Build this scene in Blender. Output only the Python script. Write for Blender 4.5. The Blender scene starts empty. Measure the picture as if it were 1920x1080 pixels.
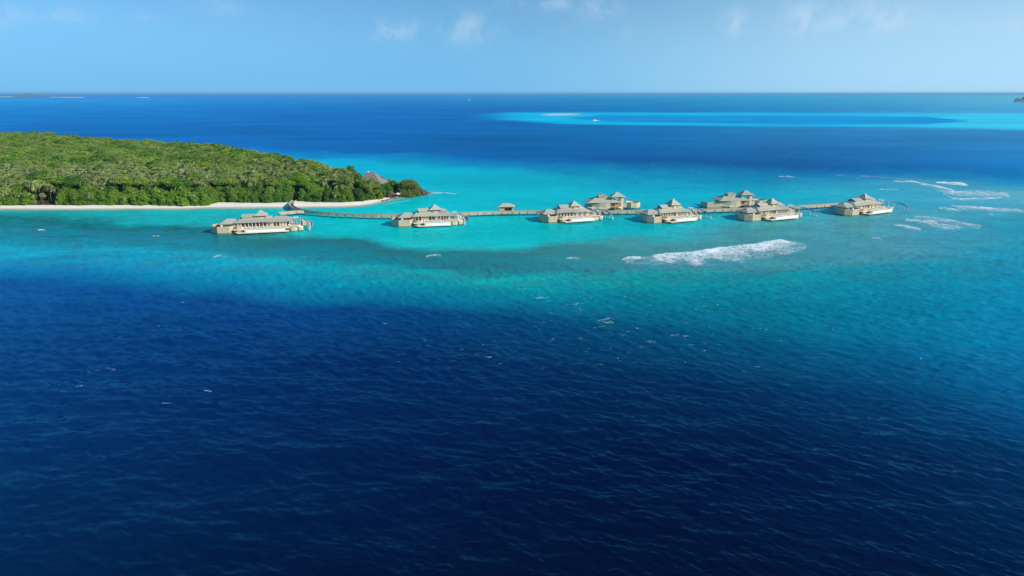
import bpy, bmesh, math, random
import numpy as np
from mathutils import Vector, Matrix

R = math.radians
sc = bpy.context.scene
COL = sc.collection
random.seed(7)
RNG = np.random.default_rng(11)

# ------------------------------------------------------------------ camera
CAM_H = 80.0
F_PX = 1280.0
HORIZON_PX = 174.5
PITCH = math.atan((540 - HORIZON_PX) / F_PX)
cam = bpy.data.cameras.new('camera')
cam.sensor_width = 36.0
cam.lens = 24.0
cam.clip_start = 0.5
cam.clip_end = 200000.0
cam_ob = bpy.data.objects.new('camera', cam)
COL.objects.link(cam_ob)
cam_ob.location = (0, 0, CAM_H)
cam_ob.rotation_euler = (math.pi / 2 - PITCH, 0, 0)
sc.camera = cam_ob

# ------------------------------------------------------------------ sky, sun, exposure
SUN_EL, SUN_AZ = R(27), R(120)        # azimuth clockwise from +Y
world = bpy.data.worlds.new('World')
sc.world = world
world.use_nodes = True
wn, wl = world.node_tree.nodes, world.node_tree.links
for n in list(wn):
    wn.remove(n)


def node(nt, typ, **kw):
    n = nt.nodes.new(typ)
    ins = kw.pop('ins', None)
    for k, v in kw.items():
        setattr(n, k, v)
    if ins:
        for k, v in ins.items():
            n.inputs[k].default_value = v
    return n


def math_node(nt, op, a, b=None, clamp=False, c=None):
    n = nt.nodes.new('ShaderNodeMath')
    n.operation = op
    n.use_clamp = clamp
    for i, v in enumerate((a, b, c)):
        if v is None:
            continue
        if hasattr(v, 'is_output'):
            nt.links.new(v, n.inputs[i])
        else:
            n.inputs[i].default_value = v
    return n.outputs[0]


def mix_color(nt, fac, a, b, blend='MIX'):
    n = nt.nodes.new('ShaderNodeMix')
    n.data_type = 'RGBA'
    n.blend_type = blend
    for sock, v in ((n.inputs[0], fac), (n.inputs[6], a), (n.inputs[7], b)):
        if hasattr(v, 'is_output'):
            nt.links.new(v, sock)
        else:
            sock.default_value = v if isinstance(v, (int, float)) else (*v, 1)[:4]
    return n.outputs[2]


def map_range(nt, v, a, b, c=0.0, d=1.0, smooth=True):
    n = nt.nodes.new('ShaderNodeMapRange')
    n.interpolation_type = 'SMOOTHSTEP' if smooth else 'LINEAR'
    nt.links.new(v, n.inputs[0])
    for i, x in enumerate((a, b, c, d)):
        n.inputs[i + 1].default_value = x
    return n.outputs[0]


def build_world():
    nt = world.node_tree
    tc = node(nt, 'ShaderNodeTexCoord')
    d = tc.outputs['Generated']
    sep = node(nt, 'ShaderNodeSeparateXYZ')
    nt.links.new(d, sep.inputs[0])
    # the humid horizon air: the whole lower sky looks like the sky a few degrees up
    lift = math_node(nt, 'ADD', math_node(nt, 'MAXIMUM', sep.outputs[2], 0.0), map_range(nt, sep.outputs[2], 0.06, 0.55, 0.15, 0.0))
    comb = node(nt, 'ShaderNodeCombineXYZ')
    nt.links.new(sep.outputs[0], comb.inputs[0])
    nt.links.new(sep.outputs[1], comb.inputs[1])
    nt.links.new(lift, comb.inputs[2])
    sky = node(nt, 'ShaderNodeTexSky', sky_type='NISHITA', sun_disc=False, sun_elevation=SUN_EL,
               sun_rotation=SUN_AZ, altitude=0, air_density=1.0, dust_density=0.0, ozone_density=9.0)
    nt.links.new(comb.outputs[0], sky.inputs[0])
    tint = mix_color(nt, 1.0, sky.outputs[0], (2.02, 2.16, 1.68), 'MULTIPLY')
    # blue sea haze low over the whole horizon
    tint = mix_color(nt, map_range(nt, sep.outputs[2], 0.0, 0.115, 0.85, 0.0), tint, (1.90, 5.45, 9.2))
    # hazy side towards the sun
    dot = node(nt, 'ShaderNodeVectorMath', operation='DOT_PRODUCT')
    nt.links.new(d, dot.inputs[0])
    dot.inputs[1].default_value = (math.sin(SUN_AZ - 0.35), math.cos(SUN_AZ - 0.35), 0)
    side = map_range(nt, dot.outputs['Value'], -0.30, 0.50)
    low = map_range(nt, sep.outputs[2], 0.02, 0.26, 1.0, 0.0)
    hz = math_node(nt, 'MULTIPLY', side, low)
    hz = math_node(nt, 'MULTIPLY', hz, 0.95)
    c1 = mix_color(nt, hz, tint, (5.0, 8.3, 10.8))
    # thin fair weather clouds, thickest a few degrees above the horizon
    mp = node(nt, 'ShaderNodeMapping', ins={'Scale': (1.0, 1.0, 1.9)})
    nt.links.new(d, mp.inputs[0])
    n1 = node(nt, 'ShaderNodeTexNoise', ins={'Scale': 9.0, 'Detail': 5.0, 'Roughness': 0.55})
    nt.links.new(mp.outputs[0], n1.inputs['Vector'])
    n2 = node(nt, 'ShaderNodeTexNoise', ins={'Scale': 3.1, 'Detail': 2.0})
    nt.links.new(mp.outputs[0], n2.inputs['Vector'])
    cl = map_range(nt, n1.outputs[0], 0.52, 0.80)
    cl = math_node(nt, 'MULTIPLY', cl, map_range(nt, n2.outputs[0], 0.40, 0.62))
    cl = math_node(nt, 'MULTIPLY', cl, map_range(nt, sep.outputs[2], 0.035, 0.10))
    cl = math_node(nt, 'MULTIPLY', cl, 0.12)
    # a few separate puffs, each a soft patch in its own direction broken up by noise
    puff = None
    for px, py, sx, sy, amt in [(880, 52, 40, 24, .30), (845, 58, 12, 18, .10), (748, 52, 36, 15, .26), (730, 70, 26, 12, .12),
                                (1378, 44, 19, 20, .34), (1503, 36, 30, 24, .38), (1560, 44, 26, 12, .18),
                                (1650, 26, 60, 28, .30), (1668, 44, 22, 14, .2), (1035, 4, 70, 12, .26),
                                (1130, 20, 34, 14, .16), (1170, 60, 14, 14, .14), (104, 30, 42, 10, .20), (5, 26, 12, 16, .2),
                                (262, 34, 18, 6, .1), (420, 14, 40, 14, .1), (1840, 52, 60, 9, .12), (1905, 50, 20, 10, .14), (1960, 30, 40, 20, .2),
                                (-80, 30, 40, 15, .2), (-190, 60, 60, 20, .15)]:
        v = Vector(((px - 960) / F_PX, (540 - py) / F_PX, -1.0))
        v = (cam_ob.rotation_euler.to_matrix() @ v).normalized()
        right = Vector((v.y, -v.x, 0)).normalized()
        up = right.cross(v).normalized()
        da = node(nt, 'ShaderNodeVectorMath', operation='DOT_PRODUCT')
        nt.links.new(d, da.inputs[0])
        da.inputs[1].default_value = right
        db = node(nt, 'ShaderNodeVectorMath', operation='DOT_PRODUCT')
        nt.links.new(d, db.inputs[0])
        db.inputs[1].default_value = up
        a = math_node(nt, 'MULTIPLY', da.outputs['Value'], F_PX / sx * 0.95)
        b = math_node(nt, 'MULTIPLY', db.outputs['Value'], F_PX / sy * 0.95)
        r2 = math_node(nt, 'ADD', math_node(nt, 'MULTIPLY', a, a), math_node(nt, 'MULTIPLY', b, b))
        g = math_node(nt, 'MULTIPLY', math_node(nt, 'EXPONENT', math_node(nt, 'MULTIPLY', r2, -1.0)), amt)
        # only in front, not on the opposite side of the sky
        dc = node(nt, 'ShaderNodeVectorMath', operation='DOT_PRODUCT')
        nt.links.new(d, dc.inputs[0])
        dc.inputs[1].default_value = v
        g = math_node(nt, 'MULTIPLY', g, math_node(nt, 'GREATER_THAN', dc.outputs['Value'], 0.0))
        puff = g if puff is None else math_node(nt, 'ADD', puff, g)
    n3 = node(nt, 'ShaderNodeTexNoise', ins={'Scale': 42.0, 'Detail': 4.0, 'Roughness': 0.6})
    nt.links.new(d, n3.inputs['Vector'])
    puff = math_node(nt, 'MULTIPLY', puff, map_range(nt, n3.outputs[0], 0.34, 0.62, 0.15, 1.5))
    cl = math_node(nt, 'ADD', cl, puff, True)
    c2 = mix_color(nt, cl, c1, (6.0, 8.0, 10.2))
    bg = node(nt, 'ShaderNodeBackground', ins={'Strength': 0.09})
    nt.links.new(c2, bg.inputs[0])
    out = node(nt, 'ShaderNodeOutputWorld')
    nt.links.new(bg.outputs[0], out.inputs[0])
    world.cycles.sampling_method = 'MANUAL'
    world.cycles.sample_map_resolution = 1024


build_world()
sun = bpy.data.lights.new('sun', 'SUN')
sun.energy = 5.0
sun.angle = R(0.5)
sun.color = (1.0, 0.91, 0.76)
sun_ob = bpy.data.objects.new('sun', sun)
COL.objects.link(sun_ob)
sdir = Vector((math.cos(SUN_EL) * math.sin(SUN_AZ), math.cos(SUN_EL) * math.cos(SUN_AZ), math.sin(SUN_EL)))
sun_ob.rotation_euler = sdir.to_track_quat('Z', 'Y').to_euler()
sun_ob.location = (0, 0, 300)

sc.view_settings.view_transform = 'Standard'
sc.view_settings.look = 'None'
sc.view_settings.exposure = 0.0
sc.view_settings.gamma = 1.0
sc.view_settings.use_curve_mapping = False
sc.render.engine = 'CYCLES'
sc.cycles.use_denoising = True
sc.cycles.max_bounces = 5
sc.cycles.diffuse_bounces = 2
sc.cycles.glossy_bounces = 3
sc.cycles.volume_bounces = 0
sc.cycles.transparent_max_bounces = 12
sc.cycles.caustics_reflective = False
sc.cycles.caustics_refractive = False
sc.cycles.sample_clamp_indirect = 4.0

# ------------------------------------------------------------------ placing helpers
SP, CP = math.sin(PITCH), math.cos(PITCH)


def at(px, py, z=0.0):
    """point of the plane at height z that the photograph shows at pixel (px, py)"""
    x, u = (px - 960) / F_PX, (540 - py) / F_PX
    dy, dz = CP + u * SP, -SP + u * CP
    t = (z - CAM_H) / dz
    return Vector((x * t, dy * t, z))


def pix(X, Y, Z):
    """numpy: photograph pixel of world points"""
    dz = Z - CAM_H
    depth = Y * CP - dz * SP
    depth = np.where(np.abs(depth) < 1e-3, 1e-3, depth)
    return 960 + F_PX * X / depth, 540 - F_PX * (Y * SP + dz * CP) / depth, depth


def s2l(c):
    c = np.asarray(c, float) / 255.0
    return np.where(c <= 0.04045, c / 12.92, ((c + 0.055) / 1.055) ** 2.4)


def tag(o, label=None, cat=None, group=None, kind=None):
    if label:
        o['label'] = label
    if cat:
        o['category'] = cat
    if group:
        o['group'] = group
    if kind:
        o['kind'] = kind
    return o


def empty(name, loc=(0, 0, 0), rz=0.0):
    o = bpy.data.objects.new(name, None)
    o.empty_display_size = 0.5
    COL.objects.link(o)
    o.location = loc
    o.rotation_euler = (0, 0, rz)
    return o


def link_mesh(name, me, mat=None, parent=None):
    if mat is not None and not me.materials:
        me.materials.append(mat)
    o = bpy.data.objects.new(name, me)
    COL.objects.link(o)
    if parent:
        o.parent = parent
    return o


def np_mesh(name, verts, faces, smooth=False):
    """verts (n,3), faces (m,k) arrays of equal sided faces"""
    verts = np.ascontiguousarray(verts, dtype=np.float32)
    faces = np.ascontiguousarray(faces, dtype=np.int32)
    m, k = faces.shape
    me = bpy.data.meshes.new(name)
    me.vertices.add(len(verts))
    me.vertices.foreach_set('co', verts.ravel())
    me.loops.add(m * k)
    me.loops.foreach_set('vertex_index', faces.ravel())
    me.polygons.add(m)
    me.polygons.foreach_set('loop_start', np.arange(0, m * k, k, dtype=np.int32))
    me.polygons.foreach_set('loop_total', np.full(m, k, dtype=np.int32))
    me.update(calc_edges=True)
    if smooth:
        me.polygons.foreach_set('use_smooth', np.ones(m, dtype=bool))
    return me


class MB:
    """collects simple solids into one mesh"""

    def __init__(self):
        self.v, self.f = [], []

    def add(self, vs, fs):
        b = len(self.v)
        self.v += [tuple(v) for v in vs]
        self.f += [tuple(i + b for i in f) for f in fs]
        return self

    def box(self, x0, x1, y0, y1, z0, z1):
        return self.add([(x0, y0, z0), (x1, y0, z0), (x1, y1, z0), (x0, y1, z0), (x0, y0, z1), (x1, y0, z1), (x1, y1, z1), (x0, y1, z1)],
                        [(3, 2, 1, 0), (4, 5, 6, 7), (0, 1, 5, 4), (1, 2, 6, 5), (2, 3, 7, 6), (3, 0, 4, 7)])

    def prism(self, poly, z0, z1, z1s=None):
        n = len(poly)
        area = sum(poly[i][0] * poly[(i + 1) % n][1] - poly[(i + 1) % n][0] * poly[i][1] for i in range(n))
        if area < 0:
            poly = poly[::-1]
        vs = [(x, y, z0) for x, y in poly] + [(x, y, z1) for x, y in poly]
        fs = [tuple(reversed(range(n))), tuple(range(n, 2 * n))] + [(i, (i + 1) % n, n + (i + 1) % n, n + i) for i in range(n)]
        return self.add(vs, fs)

    def wall_path(self, pts, th, z0, z1, closed=False):
        """wall of thickness th along a plan polyline; z1 may be a list per point"""
        pts = [Vector(p) for p in pts]
        n = len(pts)
        L, Rr = [], []
        for i, p in enumerate(pts):
            a = pts[i - 1] if (i > 0 or closed) else None
            b = pts[(i + 1) % n] if (i < n - 1 or closed) else None
            d1 = (p - a).normalized() if a is not None else None
            d2 = (b - p).normalized() if b is not None else None
            d = (d1 + d2).normalized() if (d1 and d2) else (d1 or d2)
            nn = Vector((-d.y, d.x))
            k = 1.0
            if d1 and d2:
                k = 1.0 / max(0.5, nn.dot(Vector((-d1.y, d1.x))))
            L.append(p + nn * th / 2 * k)
            Rr.append(p - nn * th / 2 * k)
        za = z0 if isinstance(z0, (list, tuple)) else [z0] * n
        zb = z1 if isinstance(z1, (list, tuple)) else [z1] * n
        vs = []
        for i in range(n):
            vs += [(L[i].x, L[i].y, za[i]), (Rr[i].x, Rr[i].y, za[i]), (Rr[i].x, Rr[i].y, zb[i]), (L[i].x, L[i].y, zb[i])]
        fs = []
        for i in range(n if closed else n - 1):
            a, b = 4 * i, 4 * ((i + 1) % n)
            for k in range(4):
                k2 = (k + 1) % 4
                fs.append((a + k, b + k, b + k2, a + k2))
        if not closed:
            fs += [(0, 1, 2, 3), (4 * n - 1, 4 * n - 2, 4 * n - 3, 4 * n - 4)]
        return self.add(vs, fs)

    def tube(self, pts, r, n=6, caps=True):
        pts = [Vector(p) for p in pts]
        m = len(pts)
        rs = r if isinstance(r, (list, tuple)) else [r] * m
        vs, fs = [], []
        for i, p in enumerate(pts):
            d = (pts[min(i + 1, m - 1)] - pts[max(i - 1, 0)]).normalized()
            ref = Vector((0, 0, 1)) if abs(d.z) < 0.9 else Vector((1, 0, 0))
            u = d.cross(ref).normalized()
            w = u.cross(d).normalized()
            for k in range(n):
                a = 2 * math.pi * k / n
                vs.append(p + (u * math.cos(a) + w * math.sin(a)) * rs[i])
        for i in range(m - 1):
            for k in range(n):
                k2 = (k + 1) % n
                fs.append((i * n + k, i * n + k2, (i + 1) * n + k2, (i + 1) * n + k))
        if caps:
            fs.append(tuple(reversed(range(n))))
            fs.append(tuple(range((m - 1) * n, m * n)))
        return self.add(vs, fs)

    def hip(self, x0, x1, y0, y1, z0, h, rx, ry=0.0, th=0.25, lift=0.0):
        """hip roof: eaves rectangle, ridge inset rx from each end (rx may be a pair), ridge half width ry; a thick eave, eaves corners dropped"""
        if not isinstance(rx, (list, tuple)):
            rx = (rx, rx)
        cy = (y0 + y1) / 2
        a, b = x0 + rx[0], x1 - rx[1]
        e = [(x0, y0), (x1, y0), (x1, y1), (x0, y1)]
        m = 0.5
        vs = [(x, y, z0 - th) for x, y in e] + [(x, y, z0) for x, y in e]
        t = [(a, cy - ry, z0 + h), (b, cy - ry, z0 + h), (b, cy + ry, z0 + h), (a, cy + ry, z0 + h)]
        # a slightly bell-cast mid ring, as thatch and shingle roofs of this kind have
        mid = [(e[i][0] * (1 - m) + t[i][0] * m, e[i][1] * (1 - m) + t[i][1] * m, z0 + h * 0.43) for i in range(4)]
        vs += mid + t
        fs = [(3, 2, 1, 0)]
        for s in (0, 4, 8):
            for i in range(4):
                j = (i + 1) % 4
                fs.append((s + i, s + j, s + 4 + j, s + 4 + i))
        fs.append((12, 13, 14, 15))
        return self.add(vs, fs)

    def build(self, name, mat, parent=None, smooth=False, bevel=0.0):
        me = bpy.data.meshes.new(name)
        me.from_pydata(self.v, [], self.f)
        me.validate()
        bm = bmesh.new()
        bm.from_mesh(me)
        bmesh.ops.recalc_face_normals(bm, faces=bm.faces)
        bm.to_mesh(me)
        bm.free()
        if smooth:
            me.polygons.foreach_set('use_smooth', np.ones(len(me.polygons), dtype=bool))
        me.update()
        return link_mesh(name, me, mat, parent)


def new_mat(name):
    m = bpy.data.materials.new(name)
    m.use_nodes = True
    nt = m.node_tree
    b = nt.nodes['Principled BSDF']
    return m, nt, b


def simple_mat(name, col, rough=0.7, var=0.25, scale=1.5, spec=0.3, stretch=(1, 1, 1), bump=0.0, metal=0.0):
    """base colour with two scales of weathering noise in object space"""
    m, nt, b = new_mat(name)
    tc = node(nt, 'ShaderNodeTexCoord')
    mp = node(nt, 'ShaderNodeMapping', ins={'Scale': stretch})
    nt.links.new(tc.outputs['Object'], mp.inputs[0])
    n = node(nt, 'ShaderNodeTexNoise', ins={'Scale': scale, 'Detail': 4.0, 'Roughness': 0.65})
    nt.links.new(mp.outputs[0], n.inputs['Vector'])
    f = map_range(nt, n.outputs[0], 0.3, 0.7, 1 - var, 1 + var, False)
    hsv = node(nt, 'ShaderNodeHueSaturation', ins={'Color': (*col, 1)})
    nt.links.new(f, hsv.inputs['Value'])
    nt.links.new(hsv.outputs[0], b.inputs['Base Color'])
    b.inputs['Roughness'].default_value = rough
    b.inputs['Specular IOR Level'].default_value = spec
    b.inputs['Metallic'].default_value = metal
    if bump:
        bp = node(nt, 'ShaderNodeBump', ins={'Strength': bump, 'Distance': 0.05})
        nt.links.new(n.outputs[0], bp.inputs['Height'])
        nt.links.new(bp.outputs[0], b.inputs['Normal'])
    return m


# ------------------------------------------------------------------ the sea
# Water colour chart: sea floor (sand, reef, drop-off), with horizon haze and foreground dimming painted in, along lines of equal
# character (horizon, far blue, lagoon, reef flat, reef slope, drop-off, deep).
XS = np.array([0, 240, 480, 720, 960, 1200, 1440, 1680, 1920], float)
CHART = [
    # y of the line at every XS, display colours at XS
    ([176] * 9, [(30, 150, 215), (35, 150, 215), (40, 148, 212), (45, 148, 208), (55, 150, 206), (70, 158, 210), (85, 168, 215), (105, 182, 222), (125, 195, 228)]),
    ([187] * 9, [(0, 152, 226), (0, 148, 222), (0, 140, 215), (12, 138, 208), (28, 140, 205), (45, 145, 203), (60, 155, 206), (75, 165, 212), (95, 180, 218)]),
    ([205] * 9, [(0, 136, 212), (0, 132, 206), (0, 124, 200), (0, 120, 194), (12, 122, 190), (35, 132, 192), (48, 142, 198), (62, 152, 206), (75, 168, 214)]),
    ([250] * 9, [(0, 122, 200), (0, 118, 196), (0, 112, 190), (0, 110, 184), (10, 108, 178), (25, 115, 178), (42, 125, 186), (50, 132, 192), (55, 138, 196)]),
    ([272, 272, 276, 286, 293, 298, 303, 308, 318], [(0, 118, 196), (0, 118, 194), (0, 116, 190), (0, 110, 180), (0, 102, 170), (0, 96, 158), (4, 98, 160), (18, 110, 176), (32, 122, 186)]),
    ([280, 282, 288, 298, 306, 313, 319, 324, 336], [(0, 124, 196), (0, 138, 202), (0, 152, 205), (0, 148, 198), (0, 132, 186), (0, 118, 174), (2, 112, 170), (20, 122, 180), (35, 135, 190)]),
    ([290, 292, 298, 314, 334, 346, 352, 346, 352], [(0, 150, 205), (0, 160, 208), (0, 172, 214), (0, 178, 214), (0, 170, 200), (5, 159, 193), (20, 154, 190), (58, 154, 192), (65, 158, 195)]),
    ([370, 370, 370, 372, 376, 380, 380, 375, 385], [(0, 175, 200), (0, 180, 205), (0, 182, 208), (0, 182, 202), (0, 180, 200), (0, 173, 197), (14, 166, 194), (58, 162, 192), (72, 165, 197)]),
    ([396, 408, 428, 450, 460, 436, 410, 392, 396], [(0, 168, 190), (0, 170, 190), (0, 172, 192), (0, 180, 192), (0, 180, 192), (24, 174, 194), (50, 163, 186), (68, 160, 188), (65, 160, 190)]),
    ([410, 422, 440, 462, 471, 455, 432, 412, 410], [(15, 148, 174), (26, 146, 170), (34, 146, 165), (36, 143, 158), (44, 144, 157), (62, 155, 168), (70, 152, 170), (74, 155, 178), (58, 152, 184)]),
    ([448, 462, 474, 486, 500, 508, 500, 478, 452], [(20, 144, 178), (30, 142, 172), (34, 138, 162), (26, 126, 146), (30, 130, 146), (46, 136, 151), (62, 144, 162), (66, 149, 174), (48, 148, 180)]),
    ([462, 473, 484, 499, 514, 521, 518, 500, 480], [(0, 156, 192), (0, 154, 188), (0, 150, 178), (0, 144, 164), (0, 148, 162), (0, 138, 152), (0, 138, 156), (24, 142, 170), (30, 146, 180)]),
    ([500, 515, 530, 545, 558, 562, 562, 566, 570], [(0, 132, 186), (0, 132, 180), (0, 130, 172), (0, 128, 162), (0, 126, 156), (0, 120, 144), (0, 120, 146), (0, 126, 158), (14, 134, 178)]),
    ([532, 552, 566, 582, 602, 622, 645, 665, 700], [(0, 92, 156), (0, 86, 150), (0, 81, 141), (0, 75, 130), (0, 75, 122), (0, 79, 118), (0, 85, 124), (0, 94, 137), (13, 105, 155)]),
    ([640, 650, 655, 665, 690, 710, 730, 745, 790], [(0, 73, 134), (0, 66, 125), (0, 59, 114), (0, 53, 104), (0, 49, 96), (0, 49, 92), (0, 54, 97), (0, 64, 109), (4, 78, 126)]),
    ([860] * 9, [(0, 52, 102), (0, 46, 94), (0, 39, 85), (0, 35, 79), (0, 32, 72), (0, 30, 69), (0, 34, 74), (0, 44, 86), (0, 55, 97)]),
    ([1100] * 9, [(0, 40, 82), (0, 35, 74), (0, 30, 66), (0, 25, 60), (0, 21, 54), (0, 19, 50), (0, 21, 52), (0, 27, 61), (0, 35, 72)]),
]
CH_Y = np.array([c[0] for c in CHART], float)
CH_C = np.array([[s2l(k) for k in c[1]] for c in CHART])          # rows, columns, rgb
WATER_ALBEDO = np.array([[[0.0006,0.1405,0.8],[0.0006,0.1556,0.8],[0.0006,0.252,0.8],[0.0006,0.2331,0.7012],[0.0006,0.3175,0.7062],[0.0006,0.3607,0.6889],[0.0262,0.4625,0.7346],[0.0849,0.5602,0.7972],[0.2099,0.7521,0.8]],  # fitted to the display colours, so painted haze and dimming are included
[[0.0006,0.3692,0.8],[0.0006,0.3336,0.7491],[0.0006,0.2626,0.6751],[0.0006,0.2388,0.591],[0.0006,0.2611,0.5569],[0.0006,0.2805,0.5431],[0.013,0.362,0.5797],[0.06,0.4402,0.6298],[0.16,0.5936,0.7007]],
[[0.0006,0.2277,0.6204],[0.0006,0.2157,0.5929],[0.0006,0.1755,0.5464],[0.0006,0.1473,0.4801],[0.0006,0.1476,0.4538],[0.0006,0.2019,0.4687],[0.0135,0.2528,0.5063],[0.0411,0.3194,0.5797],[0.0818,0.4733,0.6987]],
[[0.0012,0.1431,0.4618],[0.0012,0.1332,0.4413],[0.0012,0.1191,0.4117],[0.0006,0.1374,0.4572],[0.0006,0.1092,0.3551],[0.0006,0.1605,0.4245],[0.016,0.1843,0.4267],[0.0269,0.2145,0.4694],[0.0366,0.2458,0.4892]],
[[0.0012,0.1468,0.487],[0.0012,0.1468,0.4759],[0.0012,0.1415,0.4543],[0.0006,0.1066,0.3656],[0.0006,0.1069,0.3542],[0.0006,0.0755,0.2757],[0.0006,0.0574,0.2362],[0.0006,0.1051,0.3493],[0.0006,0.1915,0.4986]],
[[0.0012,0.1434,0.4904],[0.0012,0.1808,0.5247],[0.0012,0.2234,0.5424],[0.0006,0.2606,0.4845],[0.0006,0.163,0.4358],[0.0006,0.16,0.3646],[0.0006,0.1424,0.348],[0.0006,0.1755,0.4312],[0.0097,0.3782,0.6291]],
[[0.0012,0.3748,0.6137],[0.0012,0.4319,0.6341],[0.0012,0.5069,0.676],[0.0,0.5481,0.676],[0.0006,0.4948,0.5806],[0.0006,0.4453,0.5247],[0.0006,0.3429,0.4495],[0.0573,0.4035,0.532],[0.1309,0.4983,0.5118]],
[[0.0012,0.5886,0.6429],[0.0012,0.6362,0.6887],[0.0012,0.6817,0.7402],[0.0006,0.6973,0.7064],[0.0006,0.6427,0.654],[0.0006,0.5311,0.5714],[0.0006,0.4517,0.5117],[0.0331,0.4266,0.4994],[0.1184,0.457,0.5504]],
[[0.0012,0.5213,0.5344],[0.0012,0.5402,0.5376],[0.0006,0.5703,0.5624],[0.0006,0.6423,0.5723],[0.0006,0.6234,0.5613],[0.0006,0.5415,0.5429],[0.0343,0.4426,0.4665],[0.0852,0.4127,0.4644],[0.0543,0.4086,0.4723]],
[[0.0006,0.2212,0.2308],[0.0006,0.1836,0.189],[0.0053,0.1722,0.1613],[0.0086,0.1912,0.1638],[0.0227,0.2422,0.2023],[0.0694,0.3334,0.2825],[0.0718,0.3344,0.3134],[0.0874,0.3436,0.3592],[0.0171,0.3238,0.3997]],
[[0.0006,0.3157,0.401],[0.0006,0.3079,0.3623],[0.0006,0.295,0.3218],[0.0006,0.2506,0.2765],[0.0006,0.2733,0.2908],[0.0433,0.3007,0.3091],[0.0578,0.3441,0.3594],[0.0761,0.3705,0.4218],[0.0085,0.3543,0.4431]],
[[0.0006,0.4925,0.6126],[0.0006,0.455,0.5635],[0.0006,0.4182,0.4868],[0.0006,0.398,0.4052],[0.0006,0.4303,0.3869],[0.0006,0.3535,0.3294],[0.0006,0.3398,0.3551],[0.0006,0.356,0.4413],[0.0006,0.3716,0.5031]],
[[0.0006,0.2483,0.4526],[0.0006,0.2487,0.4163],[0.0006,0.2401,0.3767],[0.0006,0.2376,0.3431],[0.0006,0.2413,0.3309],[0.0006,0.227,0.2831],[0.0006,0.2347,0.2976],[0.0006,0.2676,0.3691],[0.0006,0.3091,0.4965]],
[[0.0006,0.0787,0.2619],[0.0006,0.0609,0.2325],[0.0006,0.0493,0.1991],[0.0006,0.049,0.1757],[0.0006,0.0606,0.1634],[0.0006,0.0733,0.1537],[0.0006,0.0861,0.1704],[0.0006,0.1091,0.2183],[0.0021,0.1427,0.2965]],
[[0.0006,0.0433,0.1773],[0.0006,0.0328,0.1486],[0.0006,0.0238,0.1171],[0.0006,0.0192,0.095],[0.0006,0.018,0.0812],[0.0006,0.0191,0.0748],[0.0006,0.0246,0.0861],[0.0006,0.0399,0.1205],[0.0006,0.0676,0.1792]],
[[0.0006,0.0243,0.1001],[0.0006,0.0176,0.0811],[0.0006,0.0118,0.0637],[0.0006,0.0086,0.053],[0.0006,0.0057,0.0405],[0.0006,0.004,0.0344],[0.0006,0.0054,0.0405],[0.0006,0.0126,0.0612],[0.0006,0.0245,0.0857]],
[[0.0006,0.0148,0.0653],[0.0006,0.0103,0.0491],[0.0006,0.0064,0.035],[0.0006,0.0043,0.0279],[0.0006,0.004,0.0235],[0.0006,0.004,0.022],[0.0006,0.004,0.022],[0.0006,0.0041,0.0256],[0.0006,0.0056,0.034]]])
KR = (1.0, 1.0)


def smooth(a, b, x):
    t = np.clip((x - a) / (b - a), 0, 1)
    return t * t * (3 - 2 * t)



# ------------------------------------------------------------------ island outline (shared by beach, trees and shallows)
SHORE_PX = [(-420, 391), (-200, 392.5), (0, 393), (120, 393.4), (240, 392.5), (330, 392.6), (385, 390.5), (440, 390), (500, 389.8), (560, 389.5), (600, 389),
            (640, 388.6), (675, 386.5), (700, 383), (722, 377.5), (740, 373.5), (762, 369.5), (785, 366.5), (803, 362.5)]
BACK_PX = [(806, 359), (796, 352), (780, 345), (762, 341), (744, 341), (722, 335), (700, 328), (680, 323), (650, 315.5), (600, 310), (560, 306), (520, 300), (470, 292),
           (440, 283), (420, 279), (350, 276), (280, 273), (180, 265), (90, 257), (0, 256), (-200, 250), (-420, 246)]
VEG_PX = [(-420, 384.5), (-200, 385), (0, 385.6), (110, 385.4), (240, 385), (330, 386), (384, 385.5), (392, 381), (410, 380), (440, 381), (500, 381.2), (540, 380), (560, 378), (580, 379.5),
          (640, 380.5), (670, 379), (700, 374.5), (722, 371), (745, 368), (765, 365), (785, 362.5), (799, 360.5)]
SHORE = [at(x, y).to_2d() for x, y in SHORE_PX]
VEG = [at(x, y, 1.2).to_2d() for x, y in VEG_PX]
BACK = [at(x, y, 13.0 if x < 740 else 9.0).to_2d() for x, y in BACK_PX]
BACK[0], BACK[1] = at(806, 359.5).to_2d(), at(800, 356, 2).to_2d()
ISLE = np.array([tuple(p) for p in SHORE + BACK])
WOOD = np.array([tuple(p) for p in VEG + BACK[1:]])


def poly_sdf(P, X, Y):
    """signed distance to polygon P, positive inside"""
    d = np.full(X.shape, 1e18)
    inside = np.zeros(X.shape, bool)
    n = len(P)
    for i in range(n):
        ax, ay = P[i]
        bx, by = P[(i + 1) % n]
        ex, ey = bx - ax, by - ay
        wx, wy = X - ax, Y - ay
        t = np.clip((wx * ex + wy * ey) / (ex * ex + ey * ey), 0, 1)
        d = np.minimum(d, (wx - ex * t) ** 2 + (wy - ey * t) ** 2)
        c = ((ay <= Y) & (by > Y)) | ((by <= Y) & (ay > Y))
        with np.errstate(divide='ignore', invalid='ignore'):
            xi = ax + (Y - ay) / (by - ay if by != ay else 1e-9) * ex
        inside ^= c & (X < xi)
    return np.where(inside, 1, -1) * np.sqrt(d)


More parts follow.
